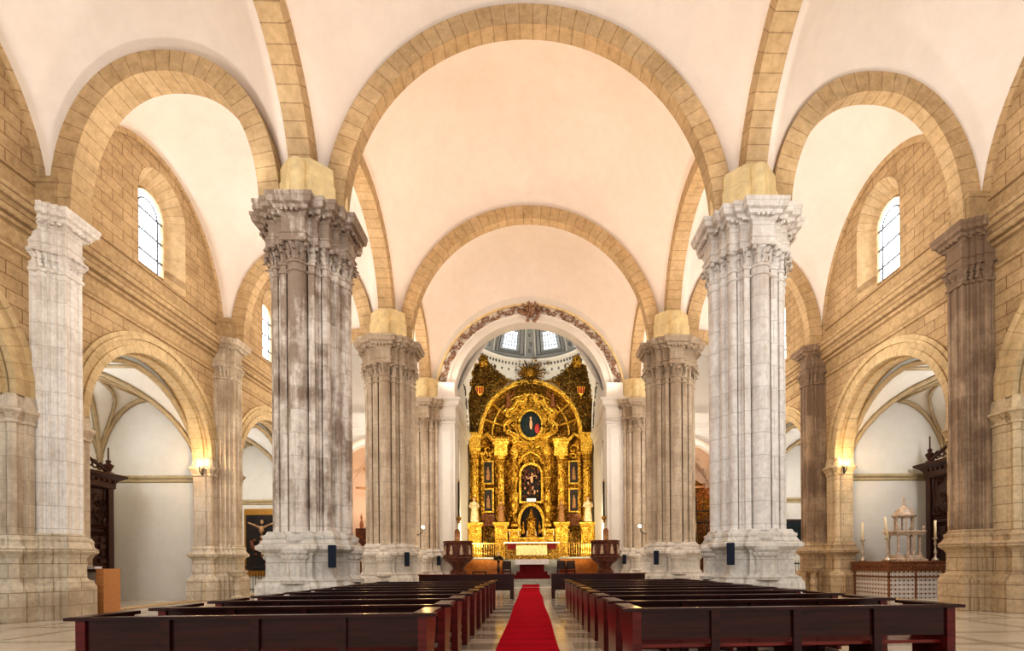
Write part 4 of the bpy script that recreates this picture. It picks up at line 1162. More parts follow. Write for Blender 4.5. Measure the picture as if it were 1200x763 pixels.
# podium and main altar table
r=thing('altar_podium','maroon-carpeted podium under the white-clothed altar table','podium',(0,33.3,.48))
m=MB(); m.box(-1.15,1.15,-.6,1.4,0,.22); m.box(-1.0,1.0,-.3,1.4,.22,.44); m.build('podium_block',M_MAROON,r)
r=thing('altar_table','altar table with a white cloth over a dark red frontal','table',(0,33.7,.92))
m=MB(); m.box(-.8,.8,-.3,.3,0,.72); m.build('frontal',M_MAROON,r)
m=MB(); m.box(-1.08,1.08,-.42,.42,.76,.82); 
nn=24
for i in range(nn):
    x0=-1.09+2.18*i/nn;x1=-1.09+2.18*(i+1)/nn; d=.015*(i%2)
    m.add([(x0,-.43-d,.82),(x1,-.43-.015+d,.82),(x1,-.44-.015+d,.47),(x0,-.44-d,.47)],[(0,1,2,3)])
for e in (-1,1): m.box(e*1.09-.006,e*1.09+.006,-.43,.43,.47,.82)
m.build('tablecloth',M_CLOTH,r)
for i,x in enumerate((-.5,-.2,.35)):
    m=MB(); m.lathe([(.05,0),(.02,.04),(.02,.12),(.06,.2),(.05,.25)],8)
    o=m.build('altar_cup',M_BRASS,None,loc=(x,33.7,1.74)); tag(o,['small brass cup at the left of the white altar cloth','small brass cup near the middle of the altar cloth','small brass cup at the right of the altar cloth'][i],'cup')
# chancel chairs
def chair(x,y,label):
    r=thing('chancel_chair',label,'chair',(x,y,.48),0,'dark chairs in the chancel')
    m=MB(); m.box(-.28,.28,-.25,.25,.42,.5); m.build('seat',M_MAROON,r)
    m=MB(); m.box(-.26,.26,.2,.26,.6,1.15); m.build('backrest',M_DWOOD,r)
    for a in (-.26,.26):
        for b in (-.23,.23):
            m=MB(); m.box(a-.03,a+.03,b-.03,b+.03,0,.42 if b<0 else 1.15); m.build('leg',M_DWOOD,r)
        m=MB(); m.box(a-.035,a+.035,-.25,.25,.7,.75); m.build('armrest',M_DWOOD,r)
chair(-1.7,34.5,'dark wooden armchair left of the white altar table')
chair(2.0,34.5,'dark wooden armchair just right of the white altar table')
chair(2.65,34.6,'outer dark armchair in front of the right jasper panel')
# book stand, low stool
r=thing('paschal_candlestand','dark turned candle stand left of the altar steps','candle stand',(-2.15,33,.48))
m=MB(); m.lathe([(.3,0),(.3,.08),(.12,.16),(.06,.4),(.12,.6),(.06,.8),(.05,1.0),(.12,1.1),(.05,1.2)],10); m.build('stem',M_DWOOD,r)
m=MB(); 
for k in range(10): m.ball((.22*cos(k*.63),.2*sin(k*.63),1.28+.06*(k%3)),(.12,.12,.1),6,4)
m.build('flower_bowl',simple('dark_foliage',(.06,.05,.025),.7,var=.5,scale=9),r)
m=MB(); m.lathe([(.05,1.2),(.05,1.75)],8); m.build('candle',M_WAX,r)
r=thing('low_stool','small dark stool below the left jasper panel','stool',(-3.35,32.9,.48))
m=MB(); m.box(-.45,.45,-.2,.2,.4,.48); m.build('seat',M_DWOOD,r)
for e in (-1,1):
    m=MB(); m.box(e*.4-.04,e*.4+.04,-.18,.18,0,.4); m.build('leg',M_DWOOD,r)

# ------------------------------------------------------------------ pulpits
for s in (-1,1):
    side='left' if s<0 else 'right'
    r=thing('pulpit','octagonal red-brown marble pulpit with carved figures, %s of the chancel'%side,'pulpit',(s*4.25,29.6,0))
    m=MB(); m.lathe([(.55,0),(.5,.15),(.36,.3),(.30,.5),(.42,.75),(.5,1.0),(.30,1.2),(.42,1.4),(.72,1.62),(.8,1.75)],8); m.build('stem',M_REDMARBLE,r)
    m=MB(); m.lathe([(.78,1.72),(.88,1.78),(.88,1.86),(.76,1.92),(.76,2.58),(.82,2.62),(.86,2.7),(.86,2.76)],8); m.build('parapet',M_REDMARBLE,r)
    m=MB()
    for k in range(8):
        a=PI/8+k*PI/4; m.lathe([(.02,0),(.12,.02),(.08,.3),(.09,.4),(.04,.44),(.055,.5),(.01,.56)],8,(.72*cos(a),.72*sin(a),1.96))
    m.build('carved_figures',M_PINKM,r)
    m=MB()
    for k in range(8):
        a=k*PI/4; m.tube([(.78*cos(a),.78*sin(a),1.9),(.78*cos(a),.78*sin(a),2.6)],.05,5)
    m.build('corner_shafts',M_REDMARBLE,r)
    m=MB(); pts=arch_outline(0,.15,2.76,3.3,rise=.16,n=8); m.prism(pts,-.3,-.2,lambda a,b,c:(a,c,b)); m.build('book_rest',M_MWOOD,r)
    # hanging candle lamp on the pilaster
    l=thing('hanging_banner_pole','slim dark pole with brass foot on the chancel wall, %s side'%side,'pole',(s*4.40,31.1,0))
    m=MB(); m.tube([(0,0,4.2),(0,0,6.4)],.06,6); m.build('pole',M_BLACK,l)
    m=MB(); m.ball((0,0,4.2),(.14,.14,.16),8,6); m.lathe([(.02,3.9),(.1,3.95),(.05,4.1)],8); m.ball((0,0,6.4),(.05,.05,.2),6,5); m.build('finial',M_BRASS,l)

# ------------------------------------------------------------------ pews
def pew_proto(L,label,uprights=3):
    r=thing('church_pew',label,'pew')
    h=L/2
    m=MB(); m.box(-h-.1,h+.1,-.06,.07,.865,.90); m.build('top_rail',M_PEW,r)
    m=MB(); m.box(-h+.08,h-.08,-.015,.02,.54,.865); m.build('backrest',M_PEW,r)
    m=MB(); m.box(-h+.1,h-.1,.06,.46,.43,.47); m.build('seat',M_SEAT,r)
    m=MB(); m.box(-h+.1,h-.1,.03,.06,.22,.30); m.build('stretcher',M_PEWEND,r)
    m=MB(); m.box(-h+.1,h-.1,-.38,-.22,.14,.18); 
    for i in range(uprights+2):
        x=-h+.2+(L-.4)*i/(uprights+1); m.box(x-.03,x+.03,-.36,-.05,.03,.14)
    m.build('kneeler',M_SEAT,r)
    for e in (-1,1):
        x=e*(h-.06)
        m=MB(); m.prism([(-.04,0),(.08,0),(.08,.4),(.62,.4),(.62,.0),(.70,0),(.70,.865),(-.04,.865)] if False else [(-.04,0),(.50,0),(.50,.46),(.66,.70),(.66,.865),(-.04,.865)],x-.05,x+.05,lambda a,b,c:(c,a,b)); p=m.build('end_panel',M_PEWEND,r)
        m=MB(); m.box(x-.11,x+.08 if e<0 else x+.11,-.062,.72,.868,.905); m.build('end_cap',M_PEW,p)
    for i in range(1,uprights+1):
        x=-h+L*i/(uprights+1)
        m=MB(); m.prism([(x-.045,0),(x+.045,0),(x+.05,.865),(x-.05,.865)],-.05,-.016,lambda a,b,c:(a,c,b)); m.prism([(x-.04,0),(x+.04,0),(x+.04,.43),(x-.04,.43)],.05,.42,lambda a,b,c:(a,c,b)); m.build('upright',M_PEW,r)
    return r
ordn=['nearest','second','third','fourth','fifth','sixth','seventh','eighth','ninth','tenth','eleventh']
proto=None
for s in (-1,1):
    side='left' if s<0 else 'right'
    for i in range(10):
        y=5.75+1.17*i
        lab='dark mahogany pew on the %s of the carpet, %s row from the camera'%(side,ordn[i])
        loc=(-2.98 if s<0 else 3.05,y+(-.25 if s<0 else .22),0); rz=R(2.2)
        g='mahogany pews %s of the red carpet'%side
        if proto is None:
            proto=pew_proto(3.86,lab); proto.location=loc; proto.rotation_euler=(0,0,rz); proto['group']=g; proto.scale=(.93,1,1)
        else:
            q_=dup(proto,loc,rz,lab,g); q_.scale=(.93 if s<0 else 1.02,1,1)
# front benches
bp=None
for s in (-1,1):
    side='left' if s<0 else 'right'
    lab='long front bench with a solid back, %s of the carpet before the altar steps'%side
    if bp is None:
        r=thing('front_bench',lab,'bench',(s*2.7,21.0,0),0,'front benches facing the altar'); bp=r
        m=MB(); m.box(-1.85,1.85,-.03,.03,.35,.98); m.build('backrest',M_PEW,r)
        m=MB(); m.box(-1.95,1.95,-.1,.08,.98,1.02); m.build('top_rail',M_PEWEND,r)
        m=MB(); m.box(-1.85,1.85,.03,.45,.43,.47); m.build('seat',M_LWOOD,r)
        for e in (-1,1): m=MB(); m.box(e*1.85-.07,e*1.85+.07,-.05,.5,0,.98); m.build('end_panel',M_PEW,r)
    else: dup(bp,(s*2.7,21.0,0),0,lab)
# carpet
m=MB(); n=60
vs=[];fs=[]
for i in range(n+1):
    y=2.5+(31.25-2.5)*i/n; x=-.12+.03*sin(i*.35)*.5; 
    vs+=[(x-.52,y,.012),(x+.52,y,.012)]
for i in range(n): fs.append((2*i,2*i+1,2*i+3,2*i+2))
m.add(vs,fs); m.box(-.59,.45,31.2,31.25,.0,.17)
tag(m.build('aisle_carpet',M_CARPET),'long red carpet runner down the centre of the nave','carpet')

# ------------------------------------------------------------------ wall lamps, speakers
def lamp(x,y,z,dx,dy,label,e=30):
    r=thing('wall_lamp',label,'lamp',(x,y,z))
    m=MB(); m.tube([(0,0,-.25),(dx*.12,dy*.12,-.3),(dx*.3,dy*.3,-.2),(dx*.35,dy*.35,0)],.02,5); m.cbox((0,0,-.2),(.05,.05,.3)); m.build('bracket',M_BLACK,r)
    m=MB(); m.ball((dx*.35,dy*.35,.07),.07,10,8); m.build('bulb',M_BULB,r,True)
    l=bpy.data.lights.new('lamp_glow','POINT'); l.energy=e; l.color=(1,.62,.25); l.shadow_soft_size=.08
    lo=bpy.data.objects.new('lamp_glow',l); COL.objects.link(lo); lo.location=(x+dx*.5,y+dy*.5,z+.12)
lamp(-NX-.85,P1+.95,3.15,-1,.2,'bright wall lamp on the outer side of the nearest left pier',25)
lamp(NX+.85,P1+.95,3.15,1,.2,'bright wall lamp on the outer side of the nearest right pier',25)
lamp(-NX+.85,P2+.9,3.1,1,.3,'small lit lamp on the inner side of the second left pier',40)
lamp(NX-.85,P2+.9,3.1,-1,.3,'small lit lamp on the inner side of the second right pier',40)
lamp(-NX-.95,P2+.8,3.1,-1,.3,'small lit lamp on the outer side of the second left pier',40)
lamp(NX+.95,P2+.8,3.1,1,.3,'small lit lamp on the outer side of the second right pier',40)
lamp(-(WXD[-1]+.15),18.9+2.75,5.55,0,-.6,'bright lamp at the far impost of the left chapel arch',60)
lamp((WXD[1]+.15),18.9+2.75,5.55,0,-.6,'bright lamp at the far impost of the right chapel arch',60)
def speaker(x,y,z,h,w,rz,label):
    r=thing('pier_loudspeaker',label,'loudspeaker',(x,y,z),rz,'navy loudspeakers fixed to the pier bases')
    m=MB(); m.sweep([(-w/2,-.06),(w/2,-.06),(w/2,.06),(-w/2,.06)],[(-.01,-h/2),(0,-h/2+.02),(0,h/2-.02),(-.01,h/2)]); m.build('cabinet',M_NAVY,r)
    m=MB(); m.box(-.02,.02,.05,.2,-.04,.04); m.build('bracket',M_BLACK,r)
speaker(-NX+.95,P1-1.1,1.66,.60,.20,R(20),'navy loudspeaker on the base of the nearest left pier')
speaker(NX-.95,P1-1.1,1.66,.60,.20,R(-20),'navy loudspeaker on the base of the nearest right pier')
speaker(-NX+.95,P2-1.1,1.66,.60,.20,R(20),'navy loudspeaker on the base of the second left pier')
speaker(NX-.95,P2-1.1,1.66,.60,.20,R(-20),'navy loudspeaker on the base of the second right pier')
speaker(-NX+.85,P3-1.25,1.66,.55,.2,R(20),'navy loudspeaker beside the left white chancel pilaster')
speaker(NX-.85,P3-1.25,1.66,.55,.2,R(-20),'navy loudspeaker beside the right white chancel pilaster')

# holy water stoups
for s in (-1,1):
    r=thing('holy_water_stoup','%s stone holy water stoup on a baluster foot beside the %s pilaster'%(('pale','left') if s<0 else ('brown','right')),'stoup',(s*12.35,21.75 if s<0 else 22.2,0))
    ms=M_BASE_L if s<0 else M_BASE_R
    m=MB(); m.lathe([(.22,0),(.22,.12),(.12,.2),(.1,.35),(.17,.55),(.12,.75),(.1,.9),(.16,.98)],14); m.build('pedestal',ms,r,True,angle=40)
    m=MB(); m.lathe([(.14,.96),(.3,1.02),(.38,1.14),(.40,1.24),(.36,1.24),(.25,1.14)],18); m.build('basin',ms,r,True,angle=40)

# ------------------------------------------------------------------ chapel furniture
def carved_altarpiece(s,x,y0,y1,label):
    r=thing('wooden_altarpiece',label,'altarpiece',(s*x,(y0+y1)/2,0),0 if s>0 else PI)
    # local: front faces -x ; y along the width
    h=(y1-y0)/2
    m=MB(); m.box(.0,.4,-h,h,0,5.2); m.build('body',M_DWOOD,r)
    for e in (-1,1):
        m=MB(); m.box(-.12,.0,e*h-.12-.12*e,e*h+.12-.12*e,0,5.0); m.build('side_post',M_DWOOD,r)
    m=MB()
    for (za,zb) in ((3.35,4.95),(3.05,3.25),(1.35,2.95)): 
        m.tube([(-.02,-h+.3,za),(-.02,h-.3,za),(-.02,h-.3,zb),(-.02,-h+.3,zb)],.05,4,True)
    ny=int(h*2/.42)
    for j in range(5):
        for i in range(ny):
            yy=-h+.45+(2*h-.9)*i/(ny-1); m.cbox((-.02,yy,1.55+j*.3),(.08,.28 if (i+j)%2 else .18,.2))
    m.build('coffered_panel',M_DWOOD,r)
    m=MB(); 
    for q in (.25,.45,.62): m.tube([(-.05,q*cos(2*PI*i/20),4.15+q*sin(2*PI*i/20)) for i in range(20)],.04,5,True)
    rr=random.Random(9)
    for i in range(70):
        cscroll(m,(-.04,rr.uniform(-h+.4,h-.4),rr.uniform(3.45,4.85)),rr.uniform(.09,.2),.03,'x',rr.uniform(0,6),1.2,7,4)
    m.build('carved_relief',M_DWOOD,r)
    m=MB(); out=[(-.1,-h),(.4,-h),(.4,h),(-.1,h)]
    m.sweep(out,[(0,4.95),(.06,5.0),(.06,5.2),(.1,5.3),(.2,5.4),(.32,5.48),(.34,5.58),(.05,5.62)])
    for i in range(int(h*8)): m.cbox((-.2,-h+.1+i*.25,5.3),(.1,.12,.14))
    m.build('cornice',M_DWOOD,r)
    m=MB()
    N=14
    for i in range(N):
        yy=-h*.85+1.7*h*i/(N-1); zt=.15+.75*(1-abs(yy)/h)**1.2
        cscroll(m,(.0,yy,5.7+zt*.5),.12+.2*zt,.045,'x',PI/2,1.2 if yy<0 else -1.2,9,5)
    m.tube([(.0,-h*.9+1.8*h*i/20,5.68+.95*(1-abs(-.9+1.8*i/20))**1.1) for i in range(21)],.06,5)
    m.build('cresting',M_DWOOD,r)
    for e in (-1,1):
        m=MB(); m.lathe([(.16,0),(.16,.1),(.08,.15),(.14,.3),(.18,.4),(.06,.5),(.1,.58),(.03,.66),(.025,1.15),(.0,1.2)],10,(0,e*(h-.1),5.6)); m.build('finial',M_DWOOD,r)
    if s<0: r.scale=(1,1,.9)
    m=MB(); m.lathe([(.2,0),(.2,.15),(.08,.25),(.18,.5),(.1,.7),(.16,.85),(.05,1.0),(.04,1.1)],10,(0,0,6.4)); f=m.build('cross_pedestal',M_DWOOD,r)
    m=MB(); m.box(-.03,.03,-.04,.04,7.4,8.2); m.box(-.03,.03,-.24,.24,7.82,7.9); m.build('cross',M_DWOOD,f)
    return r
carved_altarpiece(-1,16.6,16.9,20.6,'dark carved wooden altarpiece in the left chapel behind the podium')
carved_altarpiece(1,17.05,17.8,21.6,'dark carved wooden altarpiece with a cross in the right chapel')
# podium desk
r=thing('reception_desk','tall desk with grey panel and light oak end beside the left pilaster','desk',(-13.2,15.75,0))
m=MB(); m.box(-.62,.25,-.2,.3,0.03,1.28); m.build('grey_panel',M_GREYPANEL,r)
m=MB(); m.box(.25,.48,-.26,.36,0,1.37); m.build('oak_end',M_LWOOD,r)
m=MB(); m.box(-.66,.25,-.26,.36,1.28,1.36); m.build('desk_top',M_DWOOD,r)
m=MB(); m.box(-.35,.1,-.1,.15,1.36,1.44); o=m.build('leaflet_stack',M_CLOTH,None,loc=(-13.2,15.75,0)); tag(o,'small stack of papers on top of the tall desk','papers')
# tiled altar on the right
r=thing('tiled_altar_rail','patterned white tile parapet with a carved brown top band, right chapel','parapet',(.65,1.15,0))
m=MB(); m.box(13.15,16.3,18.35,18.55,0,1.05); m.box(13.15,13.35,18.55,20.5,0,1.05); m.build('tile_wall',M_TILE,r)
m=MB(); 
for (x,y) in ((13.15,18.35),(14.2,18.34),(15.3,18.34),(13.14,20.4)): m.cbox((x,y,.5),(.06,.06,1.06))
m.box(13.1,16.3,18.31,18.36,.80,.85); m.box(13.1,13.15,18.31,20.5,.80,.85); m.build('dark_border',M_MWOOD,r)
m=MB(); m.box(13.08,16.3,18.28,18.6,1.05,1.38); m.box(13.08,13.4,18.6,20.55,1.05,1.38)
for i in range(24): cscroll(m,(13.2+i*.13,18.26,1.21),.10,.025,'y',i%2*PI,1.2,7,4)
for i in range(15): cscroll(m,(13.06,18.45+i*.14,1.21),.10,.025,'x',i%2*PI,1.2,7,4)
m.build('carved_band',M_MWOOD,r)
m=MB(); m.box(13.05,16.3,18.24,18.65,1.38,1.43); m.box(13.05,13.45,18.65,20.6,1.38,1.43); m.build('coping',M_MWOOD,r)
r=thing('chapel_altar_block','low altar block inside the tiled enclosure','altar block',(15.2,20.4,0))
m=MB(); m.box(-.75,.75,-.55,.55,0,1.42); m.build('block',M_PINKM,r)
# tabernacle tower (monstrance temple)
r=thing('processional_temple','pinkish two-tiered domed temple standing on the tiled altar','monstrance stand',(15.05,20.35,1.42)); r.scale=(.88,.88,.86)
m=MB(); m.sweep([(-.72,-.5),(.72,-.5),(.72,.5),(-.72,.5)],[(.0,0),(0,.1),(-.1,.16),(-.14,.3)]); m.sweep([(-.3,-.62),(.3,-.62),(.3,.3),(-.3,.3)],[(0,0),(0,.12),(-.06,.3)]); m.build('base',M_PINKM,r)
for (x,y) in ((-.5,-.3),(-.12,-.42),(.12,-.42),(.5,-.3),(-.5,.3),(.5,.3),(.3,-.3),(-.3,-.3)):
    if abs(x)==.3: continue
    m=MB(); m.lathe([(.07,.3),(.07,.36),(.045,.4),(.05,.8),(.04,1.15),(.07,1.2),(.07,1.25)],10,(x,y,0)); m.build('lower_column',M_PINKM,r)
m=MB(); m.sweep([(-.62,-.42),(.62,-.42),(.62,.42),(-.62,.42)],[(0,1.25),(0,1.32),(.06,1.36),(.06,1.42),(-.1,1.45)])
for (x,y) in ((-.6,-.4),(.6,-.4),(-.6,.4),(.6,.4)): m.lathe([(.05,1.42),(.03,1.5),(.06,1.56),(.01,1.68)],8,(x,y,0))
m.build('middle_cornice',M_PINKM,r)
for k in range(6):
    a=k*PI/3+.2
    m=MB(); m.lathe([(.05,1.45),(.035,1.5),(.035,2.0),(.055,2.08)],8,(.4*cos(a),.32*sin(a),0)); m.build('upper_column',M_PINKM,r)
m=MB(); m.lathe([(.5,2.08),(.54,2.12),(.54,2.17),(.45,2.2),(.42,2.32),(.3,2.48),(.12,2.58),(.06,2.62),(.08,2.68),(.03,2.74)],16,sy=.8,flute=.04); m.build('cupola',M_PINKM,r,True,angle=40)
m=MB(); m.lathe([(.02,0),(.06,.02),(.04,.16),(.05,.22),(.01,.3)],8,(0,0,2.72)); m.build('top_figure',M_PINKM,r)
def bigcandle(x,y,z,hh,tilt,label):
    r=thing('tall_candlestick',label,'candlestick',(x,y,z),0,'tall silver candlesticks on the tiled altar')
    m=MB(); m.lathe([(.14,0),(.12,.08),(.05,.14),(.03,.25),(.07,.35),(.035,.45),(.03,.6),(.06,.7),(.03,.8),(.10,.88),(.1,.92)],12); m.build('stem',M_SILVER,r,True)
    m=MB(); m.tube([(0,0,.9),(-.12*tilt,0,.9+hh)],.045,8); m.build('candle',M_WAX,r,True)
bigcandle(13.93,21.25,1.43,.75,0,'leftmost tall silver candlestick on the tiled parapet')
bigcandle(14.05,19.9,1.43,.85,.9,'tall silver candlestick with leaning candle left of the domed temple')
bigcandle(15.85,19.75,1.43,.7,0,'tall silver candlestick right of the domed temple')

# paintings in far chapels
r=thing('crucifixion_painting','large dark painting of a pale crucified figure behind the nearest left pier','painting',(-15.75,30.38,0))
m=MB(); m.box(-1.02,1.02,-.06,.1,.85,4.75); m.build('frame',M_FRAMEG,r)
m=MB(); m.box(-.92,.92,-.075,-.05,1.15,4.4); cv=m.build('canvas',M_CANVAS,r)
m=MB(); yy=-.10
m.tube([(-.78,yy,3.95),(-.4,yy,3.80),(-.12,yy,3.66),(.12,yy,3.66),(.4,yy,3.80),(.78,yy,3.95)],[.045,.06,.08,.08,.06,.045],6)
m.tube([(0,yy,3.75),(0,yy,3.45),(.02,yy,3.1),(-.02,yy,2.85),(.05,yy,2.5),(.0,yy,2.1),(.02,yy,1.95)],[.1,.16,.13,.15,.11,.08,.06],8)
m.ball((.02,yy,3.98),(.1,.05,.13),8,6)
m.build('painted_figure',simple('pale_painted_flesh',(.46,.30,.17),.7,var=.3,scale=6),cv)
m=MB(); m.tube([(-.6,yy,2.9),(-.5,yy,2.5),(-.35,yy,2.3)],[.1,.14,.08],6); m.ball((-.42,yy,2.9),(.1,.03,.12),6,5); m.ball((.3,yy,1.5),(.2,.03,.12),6,5); m.ball((-.35,yy,2.1),(.12,.03,.06),6,5); m.build('painted_mourners',simple('umber_paint',(.16,.06,.035),.7,var=.4,scale=6),cv)
r=thing('framed_portrait','small dark framed portrait on the white wall behind the right pier','painting',(15.6,30.38,0))
m=MB(); m.box(-.65,.65,-.06,.1,2.55,4.0); m.build('frame',M_DWOOD,r)
m=MB(); m.box(-.53,.53,-.08,-.05,2.67,3.88); m.build('canvas',M_TEALM,r)
m=MB(); m.ball((0,-.08,3.25),(.1,.02,.14),8,6); m.build('painted_face',M_ROBEBR,r)
for s in (-1,1):
    side='left' if s<0 else 'right'
    r=thing('iron_grille','low black iron grille in the far %s chapel'%side,'grille',(s*16,28.2,0))
    m=MB(); m.tube([(-1.9,0,1.35),(1.9,0,1.35)],.03,4); m.tube([(-1.9,0,.15),(1.9,0,.15)],.03,4); m.build('rail',M_BLACK,r)
    m=MB()
    for i in range(26): x=-1.9+3.8*i/25; m.tube([(x,0,0),(x,0,1.5)],[.018,.012],4)
    m.build('bars',M_BLACK,r)

# end chapels' altarpieces
r=thing('brown_altarpiece','brown wooden altarpiece with pointed oval crest at the end of the left aisle','altarpiece',(-10.6,37.6,0))
m=MB(); m.box(-2.2,2.2,0,.4,0,4.1); m.build('body',M_DWOOD,r)
m=MB()
rr=random.Random(4)
for i in range(160): cscroll(m,(rr.uniform(-2.1,2.1),-.03,rr.uniform(.6,4.0)),rr.uniform(.1,.2),.035,'y',rr.uniform(0,6),1.2,7,4)
m.build('carving',M_MWOOD,r)
m=MB(); m.prism([(-.6,4.1),(.6,4.1),(.75,4.9),(.35,5.5),(0,5.9),(-.35,5.5),(-.75,4.9)],0,.3,lambda a,b,c:(a,c,b)); 
for e in (-1,1): cscroll(m,(e*1.1,0,4.5),.4,.1,'y',0,e*1.3,9,5); m.lathe([(.1,4.1),(.15,4.4),(.05,4.7),(.08,4.9),(.01,5.2)],8,(e*1.8,.1,0))
m.build('crest',M_MWOOD,r)
m=MB(); m.lathe([(.02,-.5),(.35,-.4),(.45,0),(.3,.45),(.02,.55)],12,(0,-.0,4.9),sy=.15); m.build('oval_medallion',M_PINKM,r)
r=thing('golden_fan_altarpiece','tall brown and gold altarpiece at the end of the right aisle','altarpiece',(10.9,37.2,0))
m=MB(); m.prism([(-2.6,0),(2.6,0),(2.6,5.6),(1.6,7.2),(.6,7.8),(0,8.1),(-.6,7.8),(-1.6,7.2),(-2.6,5.6)],0,.3,lambda a,b,c:(a,c,b)); m.build('body',M_GOLDD,r)
m=MB()
for i in range(420): cscroll(m,(rr.uniform(-2.5,2.5),-.04,rr.uniform(1,7.2)),rr.uniform(.1,.22),.045,'y',rr.uniform(0,6),1.2,7,4)
m.build('carving',simple('copper_gilding',(.42,.20,.07),.4,.4,var=.5,scale=8),r)
for x in (-2.2,-1,1,2.2):
    m=MB(); m.lathe([(.22,1),(.16,1.3),(.2,2.4),(.14,5.0),(.25,5.4)],10,(x,-.25,0)); m.build('column',M_GOLD,r)
r=thing('iron_gate','black wrought iron gate before the end chapel of the right aisle','gate',(10.9,35.0,0))
m=MB(); m.tube([(-2.4,0,4.2),(2.4,0,4.2)],.05,5); m.tube([(-2.4,0,2.6),(2.4,0,2.6)],.04,5)
for x in (-2.4,-1.2,0,1.2,2.4): m.tube([(x,0,0),(x,0,4.6)],.06,5)
m.build('frame',M_BLACK,r)
m=MB()
for i in range(33): x=-2.4+4.8*i/32; m.tube([(x,0,0),(x,0,4.4)],.02,4)
m.build('bars',M_BLACK,r)
# wrought iron floor candelabrum between right piers
r=thing('iron_candelabrum','tall black iron candelabrum on a wooden foot beside the second right pier','candelabrum',(NX+1.6,P2+1.6-.2,0))
m=MB(); m.tube([(0,0,.4),(0,0,4.6)],.04,6); m.tube([(-.7,0,3.9),(.7,0,3.9)],.03,5); m.tube([(-.35,0,3.9),(-.35,0,4.3)],.02,5); m.tube([(.35,0,3.9),(.35,0,4.3)],.02,5); m.tube([(-.7,0,3.9),(-.7,0,4.2)],.02,5); m.tube([(.7,0,3.9),(.7,0,4.2)],.02,5); m.build('stem',M_BLACK,r)
m=MB(); m.lathe([(.25,0),(.25,.3),(.18,.4),(.05,.5)],8); m.build('foot',M_MWOOD,r)

# ------------------------------------------------------------------ camera
cam=bpy.data.cameras.new('camera'); co=bpy.data.objects.new('camera',cam); COL.objects.link(co)
F=600.0; YAW=R(1.45); ROLL=R(-.4)
cam.sensor_fit='HORIZONTAL'; cam.sensor_width=36; cam.lens=36*F/1200
px=622+F*math.tan(YAW)
cam.shift_x=-(px-600)/1200; cam.shift_y=(661-381.5)/1200
cam.clip_start=.05; cam.clip_end=200
co.matrix_world=Matrix.Translation((-.07,0,1.42))@Matrix.Rotation(-YAW,4,'Z')@Matrix.Rotation(PI/2,4,'X')@Matrix.Rotation(ROLL,4,'Z')
sc.camera=co

# ------------------------------------------------------------------ light
w=bpy.data.worlds.new('world'); sc.world=w; w.use_nodes=True
bg=w.node_tree.nodes['Background']; bg.inputs[0].default_value=(1,.955,.90,1); bg.inputs[1].default_value=.55
def area(name,loc,target,sx,sy,e,col):
    l=bpy.data.lights.new(name,'AREA'); l.shape='RECTANGLE'; l.size=sx; l.size_y=sy; l.energy=e; l.color=col
    o=bpy.data.objects.new(name,l); COL.objects.link(o); o.location=loc
    o.rotation_euler=(Vector(target)-Vector(loc)).to_track_quat('-Z','Y').to_euler(); return o
def spot(name,loc,target,e,col,ang=110,blend=.8,r=.25):
    l=bpy.data.lights.new(name,'SPOT'); l.energy=e; l.color=col; l.spot_size=R(ang); l.spot_blend=blend; l.shadow_soft_size=r
    o=bpy.data.objects.new(name,l); COL.objects.link(o); o.location=loc
    o.rotation_euler=(Vector(target)-Vector(loc)).to_track_quat('-Z','Y').to_euler(); return o
WARM=(1,.76,.58)
# unseen area fill added behind the camera for frontal light
area('camera_fill',(0,-2.5,9),(0,20,7),24,12,1050,(1,.965,.93))
# floodlights standing on the pier cornices
for y in (P1,P2,P3):
    for s in (-1,1):
        for dy in (-1,1):
            if y==P3 and dy>0: continue
            spot('flood',(s*(NX-.75),y+dy*1.2,11.5),(s*1.0,y+dy*4.2,17.5),270 if y<P3 else 230,WARM,150,1,.2)
            spot('flood',(s*(NX+.75),y+dy*1.2,11.5),(s*11,y+dy*3.5,16.5),230,(1,.90,.82),150,1,.2)
        spot('flood_down',(s*(NX-.95),y+.9,11.45),(s*2.5,y+5,0),260,(1,.9,.76),120,1,.3)
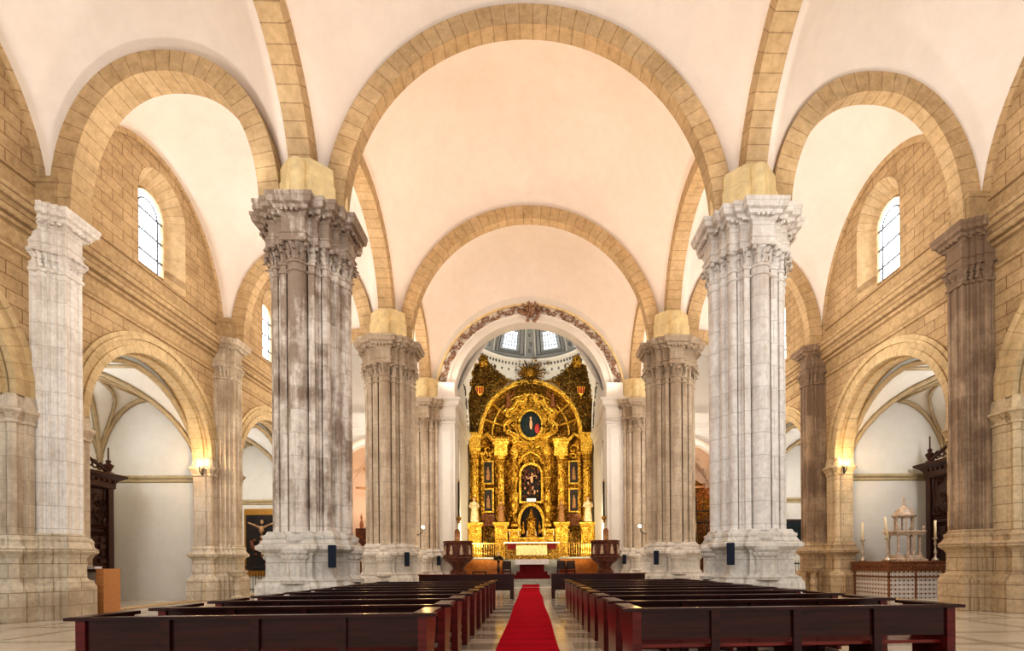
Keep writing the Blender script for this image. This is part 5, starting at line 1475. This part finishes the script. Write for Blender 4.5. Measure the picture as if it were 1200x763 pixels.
# aisles: soft unseen fill lights added for brightness
for y in (10,18.5,26.7):
    for s in (-1,1):
        l=bpy.data.lights.new('aisle_fill','POINT'); l.energy=260; l.color=(1,.93,.84); l.shadow_soft_size=.8
        o=bpy.data.objects.new('aisle_fill',l); COL.objects.link(o); o.location=(s*9.6,y,9.5)
for y in (18.5,26.7):  # hidden fill lights added to brighten the side chapels
    for s in (-1,1):
        l=bpy.data.lights.new('chapel_fill','POINT'); l.energy=260; l.color=(.90,.93,1); l.shadow_soft_size=.4
        o=bpy.data.objects.new('chapel_fill',l); COL.objects.link(o); o.location=(s*16,y-1.5,6.5)
for s in (-1,1):
    l=bpy.data.lights.new('end_chapel_lamp','POINT'); l.energy=200; l.color=(1,.75,.5); l.shadow_soft_size=.3
    o=bpy.data.objects.new('end_chapel_lamp',l); COL.objects.link(o); o.location=(s*10,35.6,4.5)
    l=bpy.data.lights.new('end_aisle_lamp','POINT'); l.energy=250; l.color=(1,.93,.85); l.shadow_soft_size=.3
    o=bpy.data.objects.new('end_aisle_lamp',l); COL.objects.link(o); o.location=(s*9,31.5,8)
for s in (-1,1):  # unseen spots added to brighten the white chancel jambs
    spot('chancel_jamb_fill',(s*3.2,26.5,10.8),(s*5.0,30.6,6),260,(1,.97,.93),80,1,.3)
# retablo lights, unseen spots added behind the chancel arch
for s in (-1,1):
    spot('altar_spot',(s*4.1,32.2,9.5),(0,40,6),700,(1,.88,.62),90,.8,.2)
    spot('altar_spot',(s*4.1,32.4,3.0),(s*1.5,40,6),1100,(1,.85,.55),110,.8,.2)
spot('altar_spot',(0,32.6,12.5),(0,40,15.0),1300,(1,.88,.65),110,.8,.3)
l=bpy.data.lights.new('dome_lamp','POINT'); l.energy=110; l.color=(.93,.96,1); l.shadow_soft_size=.5
o=bpy.data.objects.new('dome_lamp',l); COL.objects.link(o); o.location=(0,34.5,17.0)

sc.view_settings.view_transform='Standard'; sc.view_settings.look='High Contrast'; sc.view_settings.exposure=-0.13
sc.cycles.use_denoising=True
sc.cycles.max_bounces=6; sc.cycles.diffuse_bounces=4; sc.cycles.glossy_bounces=3
sc.cycles.sample_clamp_indirect=6
